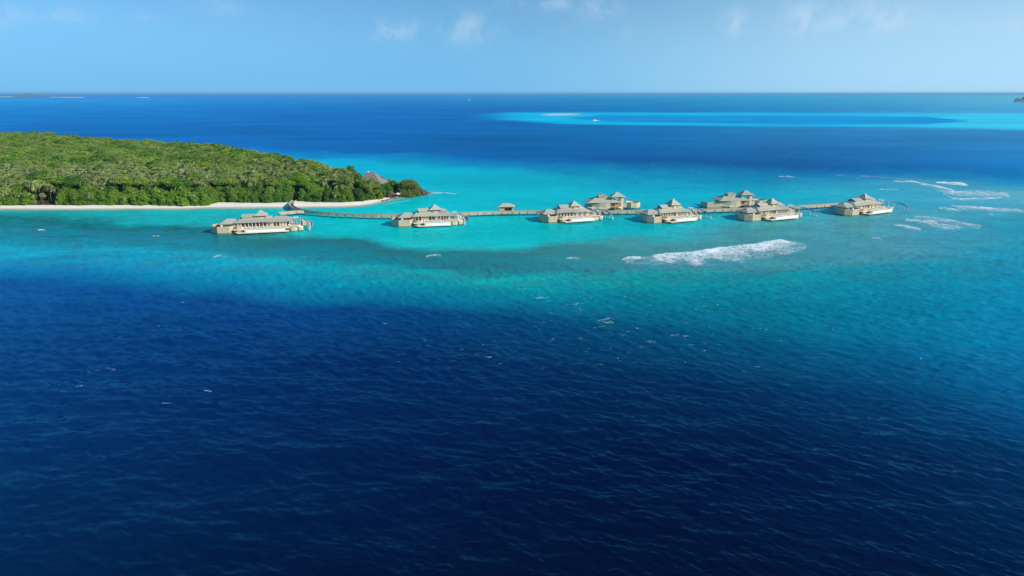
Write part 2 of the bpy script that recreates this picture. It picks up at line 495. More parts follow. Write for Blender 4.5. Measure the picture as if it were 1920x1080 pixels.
def vnoise(x, y, seed):
    """value noise, numpy"""
    xi, yi = np.floor(x).astype(np.int64), np.floor(y).astype(np.int64)
    fx, fy = x - xi, y - yi
    fx, fy = fx * fx * (3 - 2 * fx), fy * fy * (3 - 2 * fy)

    def h(a, b):
        n = (a * 374761393 + b * 668265263 + seed * 974634777) & 0xffffffff
        n = ((n ^ (n >> 13)) * 1274126177) & 0xffffffff
        return ((n ^ (n >> 16)) & 0xffff) / 65535.0
    return (h(xi, yi) * (1 - fx) + h(xi + 1, yi) * fx) * (1 - fy) + (h(xi, yi + 1) * (1 - fx) + h(xi + 1, yi + 1) * fx) * fy


def fbm(x, y, seed, octv=4):
    s, a, t = 0, 0.5, 0
    for o in range(octv):
        s = s + a * vnoise(x * 2 ** o, y * 2 ** o, seed + o * 17)
        t += a
        a *= 0.55
    return s / t


def water_colour(X, Y):
    """colour of the water at sea points (sand, reef and depth, with horizon haze and foreground dimming painted in)"""
    D = np.sqrt(X * X + Y * Y)
    px, py, dep = pix(X, np.maximum(Y, 20.0), 0.0)
    py = np.where(py > 1100, 1100, py)
    # irregular edges of reef and sand
    w = np.clip((py - 235) / 130, 0.0, 1)
    far = (fbm(X / 260, Y / 420, 33, 5) - 0.5) * np.clip((py - 245) / 60, 0, 1) * np.clip((420 - py) / 80, 0, 1)
    wx = (fbm(X / 60, Y / 60, 3, 5) - 0.5)
    wy = (fbm(X / 45, Y / 75, 9, 5) - 0.5)
    big = (fbm(X / 300, Y / 300, 21, 3) - 0.5)
    py2 = py + 24 * far + w * (36 * wy + 14 * big) * np.clip(1 - (py - 620) / 500, 0.3, 1)
    px2 = np.clip(px + w * 150 * wx, 0, 1920)
    fx = np.interp(px2, XS, np.arange(9))
    i0 = np.clip(fx.astype(int), 0, 7)
    t = fx - i0
    K = len(CHART)
    out = np.zeros(X.shape + (3,))
    yk = [CH_Y[k][i0] * (1 - t) + CH_Y[k][i0 + 1] * t for k in range(K)]
    ck = [WATER_ALBEDO[k][i0] * (1 - t)[..., None] + WATER_ALBEDO[k][i0 + 1] * t[..., None] for k in range(K)]
    out[:] = ck[0]
    for k in range(K - 1):
        u = np.clip((py2 - yk[k]) / (yk[k + 1] - yk[k]), 0, 1)
        m = py2 >= yk[k]
        out[m] = (ck[k] * (1 - u)[..., None] + ck[k + 1] * u[..., None])[m]
    m = py2 >= yk[-1]
    out[m] = ck[-1][m]
    n1 = fbm(X / 420, Y / 1500, 40, 4)
    st = (fbm(X / 330, Y / 60, 91, 4) - 0.5) * smooth(700, 1500, D) * (1 - smooth(9000, 16000, D))
    out = out * (1 + 0.4 * st[..., None]) + np.array([.02, .03, .03]) * np.clip(st, 0, 1)[..., None]
    # ---- distant ring reef with its own deep lagoon
    ed = (n1 - 0.5) * 3.0
    top = np.interp(px, [860, 960, 1300, 1800, 2200], [216, 210.5, 211, 212, 212]) + ed * .25
    bot = np.interp(px, [860, 900, 960, 1060, 1200, 1450, 1700, 1820, 1920, 2200], [217, 221, 226, 232, 234.5, 236.5, 238, 240, 243, 246]) + ed
    ring = smooth(-1.6, 1.8, py - top) * smooth(-3.4, 2.4, bot - py) * smooth(858, 1000, px + ed * 12)
    itop = np.interp(px, [1060, 1130, 1500, 1740, 1815], [222, 215.5, 217, 219, 226.5])
    ibot = np.interp(px, [1060, 1130, 1300, 1500, 1740, 1815], [222, 227.5, 231, 233.5, 232.5, 227]) + ed * .4
    inner = smooth(-0.8, 0.8, py - itop) * smooth(-1.5, 1.2, ibot - py) * ((px > 1060) & (px < 1815))
    cr = np.where((px > 1500)[..., None], 1, 1) * (s2l((0, 182, 216)) * KR[0] * 1.25 * (1 - smooth(1500, 1900, px))[..., None] + s2l((60, 205, 228)) * KR[0] * 1.15 * smooth(1500, 1900, px)[..., None])
    ci = s2l((0, 148, 208)) * KR[1] * 1.1
    out = out * (1 - ring[..., None]) + cr * ring[..., None]
    out = out * (1 - inner[..., None]) + ci * inner[..., None]
    # shallows along the far coasts
    for (a, b, y, hgt, c) in [(725, 820, 185.5, .9, (25, 165, 215)), (1180, 1260, 181.5, .8, (80, 180, 220)), (1470, 1500, 176.9, .4, (140, 200, 225)),
                              (1770, 1840, 190, .9, (110, 195, 228)), (400, 520, 233, .8, (20, 118, 190))]:
        mm = np.exp(-((py - y) / hgt) ** 2) * smooth(a - 15, a + 15, px) * (1 - smooth(b - 15, b + 15, px))
        out = out * (1 - 0.6 * mm[..., None]) + s2l(c) * KR[0] * 0.6 * mm[..., None]
    sb = np.exp(-((py - 214.6 + (px - 1050) * 0.02) / 1.6) ** 2) * smooth(1010, 1035, px) * (1 - smooth(1060, 1100, px))
    out = out * (1 - 0.8 * sb[..., None]) + np.array([.85, .88, .80]) * 0.8 * sb[..., None]
    # sandy shallows off the beach
    m = (X < 40) & (Y > 380) & (Y < 1300) & (X > -1100)
    d = -poly_sdf(ISLE, X[m], Y[m])
    wob = (fbm(X[m] / 14, Y[m] / 14, 60, 3) - 0.5) * 9
    a = (1 - smooth(0, 14, d + wob))[..., None]
    a2 = (1 - smooth(0, 5.5, d + wob * 0.4))[..., None]
    o = out[m]
    o = o * (1 - 0.62 * a) + np.array([.10, .52, .48]) * 0.62 * a
    out[m] = o * (1 - 0.6 * a2) + np.array([.48, .60, .46]) * 0.6 * a2
    return out, px, py


def fft_sea(L, N, wind, fetch_k, spread, seed, direc, swell=None):
    """height field of a wind sea on an L x L tile; returns heights normalised to unit rms"""
    rng = np.random.default_rng(seed)
    k1 = np.fft.fftfreq(N, L / N) * 2 * np.pi
    kx, ky = np.meshgrid(k1, k1, indexing='ij')
    k = np.hypot(kx, ky)
    k[0, 0] = 1e-6
    th = np.arctan2(ky, kx) - direc
    ph = np.exp(-0.5 * (fetch_k / k) ** 2 * 2.2) / k ** 3.6
    ph *= np.abs(np.cos(th)) ** spread + 0.06
    ph *= np.exp(-(k * 0.16) ** 2)
    ph[0, 0] = 0
    a = (rng.normal(size=(N, N)) + 1j * rng.normal(size=(N, N))) * np.sqrt(ph)
    h = np.real(np.fft.ifft2(a))
    return h / h.std()


def sample(tile, L, X, Y, rot=0.0):
    N = tile.shape[0]
    c, s = math.cos(rot), math.sin(rot)
    u = (X * c + Y * s) / L * N
    v = (-X * s + Y * c) / L * N
    i, j = np.floor(u).astype(np.int64), np.floor(v).astype(np.int64)
    fu, fv = (u - i), (v - j)
    i, j = i % N, j % N
    i1, j1 = (i + 1) % N, (j + 1) % N
    return (tile[i, j] * (1 - fu) + tile[i1, j] * fu) * (1 - fv) + (tile[i, j1] * (1 - fu) + tile[i1, j1] * fu) * fv


# wind from the right rear: crests run from upper left to lower right
TA = fft_sea(97.0, 768, 8, 2 * np.pi / 2.2, 3.0, 5, R(62))
TB = fft_sea(241.0, 1024, 8, 2 * np.pi / 6.5, 5.0, 6, R(52))
TC = fft_sea(523.0, 512, 8, 2 * np.pi / 38.0, 10.0, 8, R(105))


def calm(X, Y):
    """wave size: small in the lagoon, full outside the reef"""
    px, py, _ = pix(X, np.maximum(Y, 20.0), 0.0)
    edge = np.interp(px, XS, CH_Y[10])
    inside = smooth(edge + 6, edge - 14, py) if False else 1 - smooth(edge - 14, edge + 8, py)
    far = np.interp(px, XS, CH_Y[5])
    inside = inside * smooth(far - 6, far + 10, py)
    return 1 - 0.62 * inside


def sea_height(X, Y):
    D = np.sqrt(X * X + Y * Y)
    c = calm(X, Y)
    patch = 0.75 + 0.5 * fbm(X / 170, Y / 110, 77, 3)
    z = 0.021 * sample(TA, 97.0, X, Y) * np.exp(-(D / 600.0) ** 2) * patch
    z = z + 0.18 * (0.32 + 0.68 * smooth(110, 290, D)) * sample(TB, 241.0, X, Y, 0.1) * np.exp(-(D / 1300.0) ** 2) * (1.6 - 0.6 * patch)
    z = z + 0.17 * sample(TC, 523.0, X, Y, -0.2) * np.exp(-(D / 1700.0) ** 2)
    return z * c * (1 - smooth(2200, 3200, D))


def build_sea():
    # one sheet from below the camera out past the horizon; fine where waves can be seen
    yy = np.concatenate([[0, 25, 50, 70, 85], 1 / np.linspace(1 / 92.0, 1 / 2600.0, 760), np.geomspace(2650, 70000, 150)])
    D = yy
    az = np.concatenate([np.linspace(-180, -50, 26)[:-1], np.linspace(-50, 50, 900), np.linspace(50, 180, 26)[1:]])
    a = np.radians(az[:-1])
    a = np.radians(az)
    Dg, Ag = np.meshgrid(D[1:], a, indexing='ij')
    X, Y = Dg * np.sin(Ag), Dg * np.cos(Ag)
    Z = sea_height(X, Y)
    colr, px, py = water_colour(X, np.where(Y > 20, Y, 20))
    nr, na = Dg.shape
    V = np.stack([X, Y, Z], -1).reshape(-1, 3)
    V = np.vstack([V, [[0, 0, 0]]])
    idx = np.arange(nr * na).reshape(nr, na)
    F = np.stack([idx[:-1, :-1], idx[:-1, 1:], idx[1:, 1:], idx[1:, :-1]], -1).reshape(-1, 4)
    me = np_mesh('sea', V, F, True)
    col4 = np.ones((len(V), 4), np.float32)
    col4[:-1, :3] = colr.reshape(-1, 3)
    at_ = me.color_attributes.new('water', 'FLOAT_COLOR', 'POINT')
    at_.data.foreach_set('color', col4.ravel())
    # how much living reef lies on the bottom, for mottling
    reef = np.zeros(V.shape[0], np.float32)
    e0, e1, e2 = (np.interp(px, XS, CH_Y[8]), np.interp(px, XS, CH_Y[9]), np.interp(px, XS, CH_Y[12]))
    rf = smooth(e0 - 6, e1, py) * (1 - smooth(e1 + 20, e2, py)) + 0.40 * smooth(300, 330, py) * (1 - smooth(560, 680, py))
    left = (1 - smooth(330, 520, px)) * smooth(393, 402, py) * (1 - smooth(470, 520, py))
    rf = np.clip(rf + left * 0.9, 0, 1)
    reef[:-1] = rf.reshape(-1)
    at2 = me.attributes.new('reef', 'FLOAT', 'POINT')
    at2.data.foreach_set('value', reef)
    return me


def sea_material():
    m, nt, b = new_mat('sea_water')
    at_ = node(nt, 'ShaderNodeAttribute', attribute_name='water')
    rf = node(nt, 'ShaderNodeAttribute', attribute_name='reef')
    geo = node(nt, 'ShaderNodeNewGeometry')
    # coral and rubble on the bottom
    n1 = node(nt, 'ShaderNodeTexNoise', ins={'Scale': 0.055, 'Detail': 6.0, 'Roughness': 0.62, 'Distortion': 0.6})
    mp = node(nt, 'ShaderNodeMapping', ins={'Scale': (0.7, 1.0, 1.0), 'Rotation': (0, 0, 0.3)})
    nt.links.new(geo.outputs['Position'], mp.inputs[0])
    nt.links.new(mp.outputs[0], n1.inputs['Vector'])
    n2 = node(nt, 'ShaderNodeTexNoise', ins={'Scale': 0.35, 'Detail': 4.0, 'Roughness': 0.7})
    nt.links.new(geo.outputs['Position'], n2.inputs['Vector'])
    s = math_node(nt, 'ADD', math_node(nt, 'MULTIPLY', n1.outputs[0], 0.58), math_node(nt, 'MULTIPLY', n2.outputs[0], 0.42))
    dark = map_range(nt, s, 0.40, 0.62, 0.64, 1.28)
    amt = math_node(nt, 'MULTIPLY', rf.outputs['Fac'], 0.55)
    fac = math_node(nt, 'ADD', math_node(nt, 'MULTIPLY', amt, math_node(nt, 'SUBTRACT', dark, 1.0)), 1.0)
    # broad wind patches everywhere
    n3 = node(nt, 'ShaderNodeTexNoise', ins={'Scale': 0.006, 'Detail': 5.0, 'Roughness': 0.55})
    mp3 = node(nt, 'ShaderNodeMapping', ins={'Scale': (0.5, 1.0, 1.0), 'Rotation': (0, 0, -0.25)})
    nt.links.new(geo.outputs['Position'], mp3.inputs[0])
    nt.links.new(mp3.outputs[0], n3.inputs['Vector'])
    fac = math_node(nt, 'MULTIPLY', fac, map_range(nt, n3.outputs[0], 0.3, 0.7, 0.80, 1.18, False))
    vm = node(nt, 'ShaderNodeVectorMath', operation='SCALE')
    nt.links.new(at_.outputs['Color'], vm.inputs[0])
    nt.links.new(fac, vm.inputs['Scale'])
    # where coral is dense a little brown comes through
    br = math_node(nt, 'MULTIPLY', math_node(nt, 'MULTIPLY', math_node(nt, 'SUBTRACT', 1.32, dark), amt), map_range(nt, rf.outputs['Fac'], 0.3, 0.8), True)
    brown = node(nt, 'ShaderNodeVectorMath', operation='SCALE')
    brown.inputs[0].default_value = (0.060, 0.050, 0.020)
    nt.links.new(br, brown.inputs['Scale'])
    av = node(nt, 'ShaderNodeVectorMath', operation='ADD')
    nt.links.new(vm.outputs[0], av.inputs[0])
    nt.links.new(brown.outputs[0], av.inputs[1])
    nt.links.new(av.outputs[0], b.inputs['Base Color'])
    # capillary ripples and chop below the mesh size: a random tilt of the normal, without averaging away at distance
    tilt = None
    for scl, amp, st in ((0.9, 0.30, (0.75, 1.3, 1)), (0.22, 0.36, (0.6, 1.35, 1)), (0.035, 0.15, (0.45, 1.2, 1))):
        mpp = node(nt, 'ShaderNodeMapping', ins={'Scale': st, 'Rotation': (0, 0, 0.35)})
        nt.links.new(geo.outputs['Position'], mpp.inputs[0])
        nn = node(nt, 'ShaderNodeTexNoise', ins={'Scale': scl, 'Detail': 3.0, 'Roughness': 0.6})
        nt.links.new(mpp.outputs[0], nn.inputs['Vector'])
        sub = node(nt, 'ShaderNodeVectorMath', operation='SUBTRACT')
        nt.links.new(nn.outputs['Color'], sub.inputs[0])
        sub.inputs[1].default_value = (0.5, 0.5, 0.5)
        mul = node(nt, 'ShaderNodeVectorMath', operation='MULTIPLY')
        nt.links.new(sub.outputs[0], mul.inputs[0])
        mul.inputs[1].default_value = (amp * 0.7, amp * 1.2, 0)
        if tilt is None:
            tilt = mul.outputs[0]
        else:
            ad = node(nt, 'ShaderNodeVectorMath', operation='ADD')
            nt.links.new(tilt, ad.inputs[0])
            nt.links.new(mul.outputs[0], ad.inputs[1])
            tilt = ad.outputs[0]
    ad = node(nt, 'ShaderNodeVectorMath', operation='ADD')
    nt.links.new(geo.outputs['Normal'], ad.inputs[0])
    nt.links.new(tilt, ad.inputs[1])
    nz = node(nt, 'ShaderNodeVectorMath', operation='NORMALIZE')
    nt.links.new(ad.outputs[0], nz.inputs[0])
    # light coming back out of the water, and the sky on it; a rough sea never mirrors fully at grazing angles
    nt.links.new(nz.outputs[0], b.inputs['Normal'])
    b.inputs['Roughness'].default_value = 1.0
    b.inputs['Specular IOR Level'].default_value = 0.0
    fr = node(nt, 'ShaderNodeFresnel', ins={'IOR': 1.333})
    nt.links.new(nz.outputs[0], fr.inputs['Normal'])
    gl = node(nt, 'ShaderNodeBsdfGlossy', ins={'Roughness': 0.10, 'Color': (0.17, 0.66, 0.96, 1)})
    nt.links.new(nz.outputs[0], gl.inputs['Normal'])
    rfl = math_node(nt, 'MINIMUM', math_node(nt, 'MULTIPLY', fr.outputs[0], 0.72), 0.20)
    mx = node(nt, 'ShaderNodeMixShader')
    nt.links.new(rfl, mx.inputs[0])
    nt.links.new(b.outputs[0], mx.inputs[1])
    nt.links.new(gl.outputs[0], mx.inputs[2])
    nt.links.new(mx.outputs[0], nt.nodes['Material Output'].inputs['Surface'])
    return m


sea_me = build_sea()
sea = link_mesh('sea', sea_me, sea_material())
tag(sea, 'blue sea and turquoise lagoon water', None, None, 'structure')

# ------------------------------------------------------------------ haze
hz = MB().box(-72000, 72000, -72000, 72000, -4.0, 96.0).build('haze', None)
hm = bpy.data.materials.new('haze_air')
hm.use_nodes = True
hm.node_tree.nodes.clear()
pv = node(hm.node_tree, 'ShaderNodeVolumePrincipled', ins={'Density': 3.0e-5, 'Color': (0.28, 0.63, 1.0, 1), 'Anisotropy': 0.0})
ho = node(hm.node_tree, 'ShaderNodeOutputMaterial')
hm.node_tree.links.new(pv.outputs[0], ho.inputs['Volume'])
hz.data.materials.append(hm)
tag(hz, 'thin pale sea haze', None, None, 'stuff')

# ------------------------------------------------------------------ island ground
def ground_z(X, Y):
    d = poly_sdf(ISLE, X, Y)
    return np.clip(d * 0.11, -1.2, 1.3) + np.clip((d - 14) * 0.03, 0, 1.0) + (fbm(X / 9, Y / 9, 31, 3) - 0.5) * 0.25 * (d > 3)


def build_island():
    xs = np.arange(-1140, 10, 3.0)
    ys = np.arange(430, 1330, 3.0)
    # finer rows near the beach
    ys = np.concatenate([np.arange(440, 540, 1.4), np.arange(541, 640, 2.2), np.arange(642, 1330, 7.0)])
    xs = np.concatenate([np.arange(-1140, -450, 9.0), np.arange(-448, 0, 2.2)])
    X, Y = np.meshgrid(xs, ys, indexing='ij')
    d = poly_sdf(ISLE, X, Y)
    Z = ground_z(X, Y)
    nx, ny = X.shape
    idx = np.arange(nx * ny).reshape(nx, ny)
    keep = (d > -12)
    F = np.stack([idx[:-1, :-1], idx[1:, :-1], idx[1:, 1:], idx[:-1, 1:]], -1)
    k = keep[:-1, :-1] | keep[1:, 1:]
    F = F[k].reshape(-1, 4)
    used = np.unique(F)
    remap = np.full(nx * ny, -1)
    remap[used] = np.arange(len(used))
    V = np.stack([X, Y, Z], -1).reshape(-1, 3)[used]
    me = np_mesh('beach_ground', V, remap[F], True)
    wd = poly_sdf(WOOD, V[:, 0], V[:, 1])
    for nm, arr in (('inland', wd), ('shore', d.reshape(-1)[used])):
        a = me.attributes.new(nm, 'FLOAT', 'POINT')
        a.data.foreach_set('value', arr.astype(np.float32))
    m, nt, b = new_mat('sand_and_forest_floor')
    a1 = node(nt, 'ShaderNodeAttribute', attribute_name='inland')
    a2 = node(nt, 'ShaderNodeAttribute', attribute_name='shore')
    geo = node(nt, 'ShaderNodeNewGeometry')
    n1 = node(nt, 'ShaderNodeTexNoise', ins={'Scale': 0.35, 'Detail': 5.0, 'Roughness': 0.7})
    nt.links.new(geo.outputs['Position'], n1.inputs['Vector'])
    dry = mix_color(nt, map_range(nt, n1.outputs[0], 0.35, 0.7), (0.95, 0.91, 0.82), (0.90, 0.83, 0.71))
    wet = mix_color(nt, map_range(nt, a2.outputs['Fac'], 1.0, 5.5), (0.55, 0.47, 0.34), dry)
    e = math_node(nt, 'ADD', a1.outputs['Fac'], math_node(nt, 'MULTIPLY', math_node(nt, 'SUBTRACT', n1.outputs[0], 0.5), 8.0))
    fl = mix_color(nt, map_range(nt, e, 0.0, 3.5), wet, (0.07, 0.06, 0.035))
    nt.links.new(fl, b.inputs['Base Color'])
    b.inputs['Roughness'].default_value = 0.9
    b.inputs['Specular IOR Level'].default_value = 0.15
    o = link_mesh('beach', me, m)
    tag(o, 'white sand beach and wooded ground of the island', None, None, 'structure')


build_island()


# ------------------------------------------------------------------ vegetation
def leaf_mat(name, col, col2, var=0.35, rough=0.55):
    m, nt, b = new_mat(name)
    oi = node(nt, 'ShaderNodeObjectInfo')
    at_ = node(nt, 'ShaderNodeAttribute', attribute_name='leafvar')
    c = mix_color(nt, oi.outputs['Random'], col, col2)
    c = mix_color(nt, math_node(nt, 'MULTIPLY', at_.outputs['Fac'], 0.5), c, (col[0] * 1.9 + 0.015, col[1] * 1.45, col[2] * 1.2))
    # every leaf clump a little different in depth of green
    geo = node(nt, 'ShaderNodeNewGeometry')
    n1 = node(nt, 'ShaderNodeTexNoise', ins={'Scale': 0.03, 'Detail': 2.0})
    nt.links.new(geo.outputs['Position'], n1.inputs['Vector'])
    hsv = node(nt, 'ShaderNodeHueSaturation')
    nt.links.new(c, hsv.inputs['Color'])
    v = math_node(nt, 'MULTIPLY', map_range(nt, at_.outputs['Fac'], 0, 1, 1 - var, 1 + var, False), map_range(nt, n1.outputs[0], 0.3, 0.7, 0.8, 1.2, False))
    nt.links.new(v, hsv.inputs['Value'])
    nt.links.new(hsv.outputs[0], b.inputs['Base Color'])
    b.inputs['Roughness'].default_value = rough
    b.inputs['Specular IOR Level'].default_value = 0.25
    tr = node(nt, 'ShaderNodeBsdfTranslucent')
    nt.links.new(hsv.outputs[0], tr.inputs[0])
    mx = node(nt, 'ShaderNodeMixShader', ins={0: 0.25})
    nt.links.new(b.outputs[0], mx.inputs[1])
    nt.links.new(tr.outputs[0], mx.inputs[2])
    nt.links.new(mx.outputs[0], nt.nodes['Material Output'].inputs['Surface'])
    return m


M_LUSH = leaf_mat('lush_leaves', (0.125, 0.275, 0.022), (0.195, 0.340, 0.042))
M_DEEP = leaf_mat('deep_green_leaves', (0.078, 0.205, 0.030), (0.125, 0.260, 0.040))
M_OLIVE = leaf_mat('olive_leaves', (0.185, 0.300, 0.058), (0.250, 0.355, 0.080))
M_PALM = leaf_mat('palm_fronds', (0.160, 0.245, 0.075), (0.255, 0.315, 0.115), 0.4, 0.35)
M_PALM_Y = leaf_mat('yellowing_palm_fronds', (0.24, 0.22, 0.03), (0.22, 0.24, 0.03))
M_DRY = leaf_mat('bare_grey_twigs', (0.24, 0.21, 0.17), (0.28, 0.24, 0.18))
M_BARK = simple_mat('grey_bark', (0.20, 0.17, 0.13), 0.9, 0.3, 2.0)


def leaf_crown(seed, rx, rz, nlobes, nleaf, leaf, base, flat=False, droop=0.0):
    """leaf clumps over a lobed crown; base = height of the crown's underside"""
    rng = np.random.default_rng(seed)
    lobes = []
    for i in range(nlobes):
        a = 2 * np.pi * (i + rng.uniform(-.3, .3)) / nlobes
        rr = rng.uniform(0.35, 0.68) * rx
        hz = base + rz * (rng.uniform(0.35, 1.25) if not flat else rng.uniform(0.9, 1.15))
        s = rng.uniform(0.34, 0.52) * rx
        lobes.append((rr * np.cos(a), rr * np.sin(a), hz, s, s * rng.uniform(0.7, 1.0) * (0.55 if flat else 1.0)))
    for i in range(max(2, nlobes // 3)):
        lobes.append((rng.normal() * rx * .15, rng.normal() * rx * .15, base + rz * (1.25 + rng.uniform(0, .35)), rx * .5, rz * (0.55 if not flat else .4)))
    if not flat:
        for i in range(nlobes):      # skirt of low lobes
            a = 2 * np.pi * (i + .5) / nlobes
            rr = rng.uniform(0.5, 0.72) * rx
            lobes.append((rr * np.cos(a), rr * np.sin(a), base + rz * rng.uniform(0.1, 0.4), rx * .36, rz * .42))
    L = np.array(lobes)
    pts, nrm = [], []
    per = int(nleaf * 1.9 / len(L))
    for l in L:
        v = rng.normal(size=(per, 3))
        v /= np.linalg.norm(v, axis=1)[:, None]
        r = rng.uniform(0.82, 1.06, size=(per, 1))
        p = l[:3] + v * r * np.array([l[3], l[3], l[4]])
        pts.append(p)
        nrm.append(v)
    P, N = np.concatenate(pts), np.concatenate(nrm)
    ok = P[:, 2] > max(0.2, base - 0.3)
    for l in L:
        q = (P - l[:3]) / np.array([l[3], l[3], l[4]])
        ok &= (q ** 2).sum(1) > 0.62
    P, N = P[ok], N[ok]
    if len(P) > nleaf:
        s = rng.permutation(len(P))[:nleaf]
        P, N = P[s], N[s]
    n = len(P)
    N = N + rng.normal(size=(n, 3)) * 0.55 + np.array([0, 0, 0.25])
    N /= np.linalg.norm(N, axis=1)[:, None]
    T = np.cross(N, rng.normal(size=(n, 3)))
    T /= np.linalg.norm(T, axis=1)[:, None]
    B = np.cross(N, T)
    s = leaf * rng.uniform(0.6, 1.35, size=(n, 1))
    bend = N * s * 0.25
    q = [P - T * s * .9 - bend, P - B * s * 0.6 + bend, P + T * s * .9 - bend, P + B * s * 0.6 + bend]
    V = np.stack(q, 1).reshape(-1, 3)
    F = np.arange(4 * n).reshape(n, 4)
    lv = np.repeat(np.clip(rng.beta(1.6, 2.2, size=n) + 0.25 * (P[:, 2] - P[:, 2].mean()) / (np.ptp(P[:, 2]) + .01) * 0, 0, 1), 4)
    # dark inner mass so that the crown is not hollow: coarse lobes a little inside
    iv, ifc = [], []
    bm = bmesh.new()
    bmesh.ops.create_icosphere(bm, subdivisions=1, radius=1)
    sv = np.array([v.co[:] for v in bm.verts])
    sf = np.array([[v.index for v in f.verts] for f in bm.faces])
    bm.free()
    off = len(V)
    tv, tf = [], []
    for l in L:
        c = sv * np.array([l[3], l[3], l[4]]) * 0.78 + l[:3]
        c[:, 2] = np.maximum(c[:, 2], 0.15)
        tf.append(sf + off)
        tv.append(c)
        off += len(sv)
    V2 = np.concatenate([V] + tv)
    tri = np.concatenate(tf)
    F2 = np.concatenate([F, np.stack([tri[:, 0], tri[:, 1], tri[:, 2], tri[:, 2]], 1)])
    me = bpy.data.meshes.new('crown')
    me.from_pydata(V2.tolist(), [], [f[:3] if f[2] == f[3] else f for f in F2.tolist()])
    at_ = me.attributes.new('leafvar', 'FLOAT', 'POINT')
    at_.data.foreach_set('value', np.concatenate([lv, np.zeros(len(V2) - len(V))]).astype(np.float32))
    me.update()
    return me


def trunk_mesh(h, r, lean, seed, limbs=0):
    rng = random.Random(seed)
    mb = MB()
    pts = [(lean * (t ** 1.7) * h * 0.25, 0, h * t) for t in (0, .15, .35, .6, .8, 1)]
    mb.tube(pts, [r * 1.5, r, r * .9, r * .8, r * .72, r * .6], 6)
    for i in range(limbs):
        a = rng.uniform(0, 6.28)
        z0 = h * rng.uniform(.5, .85)
        ln = h * rng.uniform(.35, .55)
        mb.tube([(0, 0, z0), (math.cos(a) * ln * .5, math.sin(a) * ln * .5, z0 + ln * .35), (math.cos(a) * ln, math.sin(a) * ln, z0 + ln * .55)], [r * .5, r * .35, r * .15], 5)
    me = bpy.data.meshes.new('trunk')
    me.from_pydata(mb.v, [], mb.f)
    me.materials.append(M_BARK)
    return me


def palm_crown(seed, top, nf, ln):
    rng = np.random.default_rng(seed)
    V, F, A = [], [], []
    for i in range(nf):
        az = i * 2.399 + rng.uniform(-.2, .2)
        el = math.radians(rng.uniform(-25, 68) if i > nf // 3 else rng.uniform(25, 75))
        l = ln * rng.uniform(0.85, 1.1)
        n = 6
        p = np.array(top, float)
        h = np.array([math.cos(az), math.sin(az), 0])
        side = np.array([-math.sin(az), math.cos(az), 0])
        pts = [p.copy()]
        e = el
        for k in range(n):
            d = h * math.cos(e) + np.array([0, 0, 1]) * math.sin(e)
            p = p + d * l / n
            e -= math.radians(rng.uniform(15, 22))
            pts.append(p.copy())
        shade = rng.uniform(0, 1)
        for k in range(n):
            wa = 0.85 * math.sin(math.pi * (0.18 + 0.8 * k / n)) + 0.1
            a, b = pts[k], pts[k + 1]
            for sgn in (-1, 1):
                # leaflets hang from the midrib as separate blades
                for (t0, t1) in ((0.02, 0.42), (0.52, 0.92)):
                    q0 = a + (b - a) * t0
                    q1 = a + (b - a) * t1
                    tip = q1 + (b - a) * 0.55 + side * sgn * wa * 1.05 + np.array([0, 0, -0.42 * wa - 0.12])
                    tip0 = q0 + (b - a) * 0.5 + side * sgn * wa * 0.95 + np.array([0, 0, -0.42 * wa - 0.12])
                    base = len(V)
                    V += [q0, q1, tip, tip0]
                    F.append((base, base + 1, base + 2, base + 3))
                    A += [shade] * 4
    me = bpy.data.meshes.new('fronds')
    me.from_pydata([tuple(v) for v in V], [], F)
    a = me.attributes.new('leafvar', 'FLOAT', 'POINT')
    a.data.foreach_set('value', np.array(A, np.float32))
    me.update()
    return me


BROAD, PALMS = [], []
# round beach trees, leafy to the ground; crown meshes about 6 m in radius and 10 m high
for i, (mt, args) in enumerate([(M_LUSH, (6.4, 5.2, 8, 1500, .62, .6)), (M_LUSH, (5.6, 5.8, 7, 1400, .60, .6)), (M_DEEP, (5.8, 5.0, 7, 1400, .58, .5)),
                                (M_LUSH, (5.0, 4.6, 6, 1200, .56, .5)), (M_DEEP, (5.4, 5.9, 8, 1400, .58, .8))]):
    me = leaf_crown(100 + i, *args)
    me.materials.append(mt)
    BROAD.append(('round', me, trunk_mesh(6.0, .28, .1, i, 3), i))
for i, (mt, args) in enumerate([(M_OLIVE, (7.0, 3.4, 8, 1200, .55, 6.5, True)), (M_OLIVE, (5.6, 3.2, 7, 1000, .52, 6.8, True)), (M_LUSH, (6.2, 3.4, 7, 1100, .55, 6.6, True)),
                                (M_DEEP, (6.6, 3.8, 8, 1200, .55, 6.2, True))]):
    me = leaf_crown(200 + i, *args)
    me.materials.append(mt)
    BROAD.append(('canopy', me, trunk_mesh(8.5, .3, .2, 20 + i, 5), 10 + i))
for i in range(5):
    h = (11.5, 13.0, 10.2, 12.4, 9.0)[i]
    lean = (.3, -.4, .6, .1, -.2)[i]
    me = palm_crown(300 + i, (lean * h * .25, 0, h), (20, 22, 18, 24, 18)[i], (5.3, 5.6, 5.0, 5.4, 5.1)[i])
    me.materials.append(M_PALM)
    PALMS.append((me, trunk_mesh(h, .17, lean, 40 + i), h))
PALM_YELLOW = palm_crown(390, (0, 0, 5.0), 20, 3.6)
PALM_YELLOW.materials.append(M_PALM_Y)
TWIG = leaf_crown(391, 4.2, 3.0, 7, 900, .34, .3)
TWIG.materials.append(M_DRY)


def zg(x, y):
    return float(ground_z(np.array([float(x)]), np.array([float(y)]))[0])


def grow(name, crown, trunk, x, y, rz, s, sz=None, crown_name='crown'):
    t = empty(name, (x, y, zg(x, y) - 0.15), rz)
    t.scale = (s, s, sz or s)
    link_mesh('trunk', trunk, None, t)
    link_mesh(crown_name, crown, None, t)
    return t


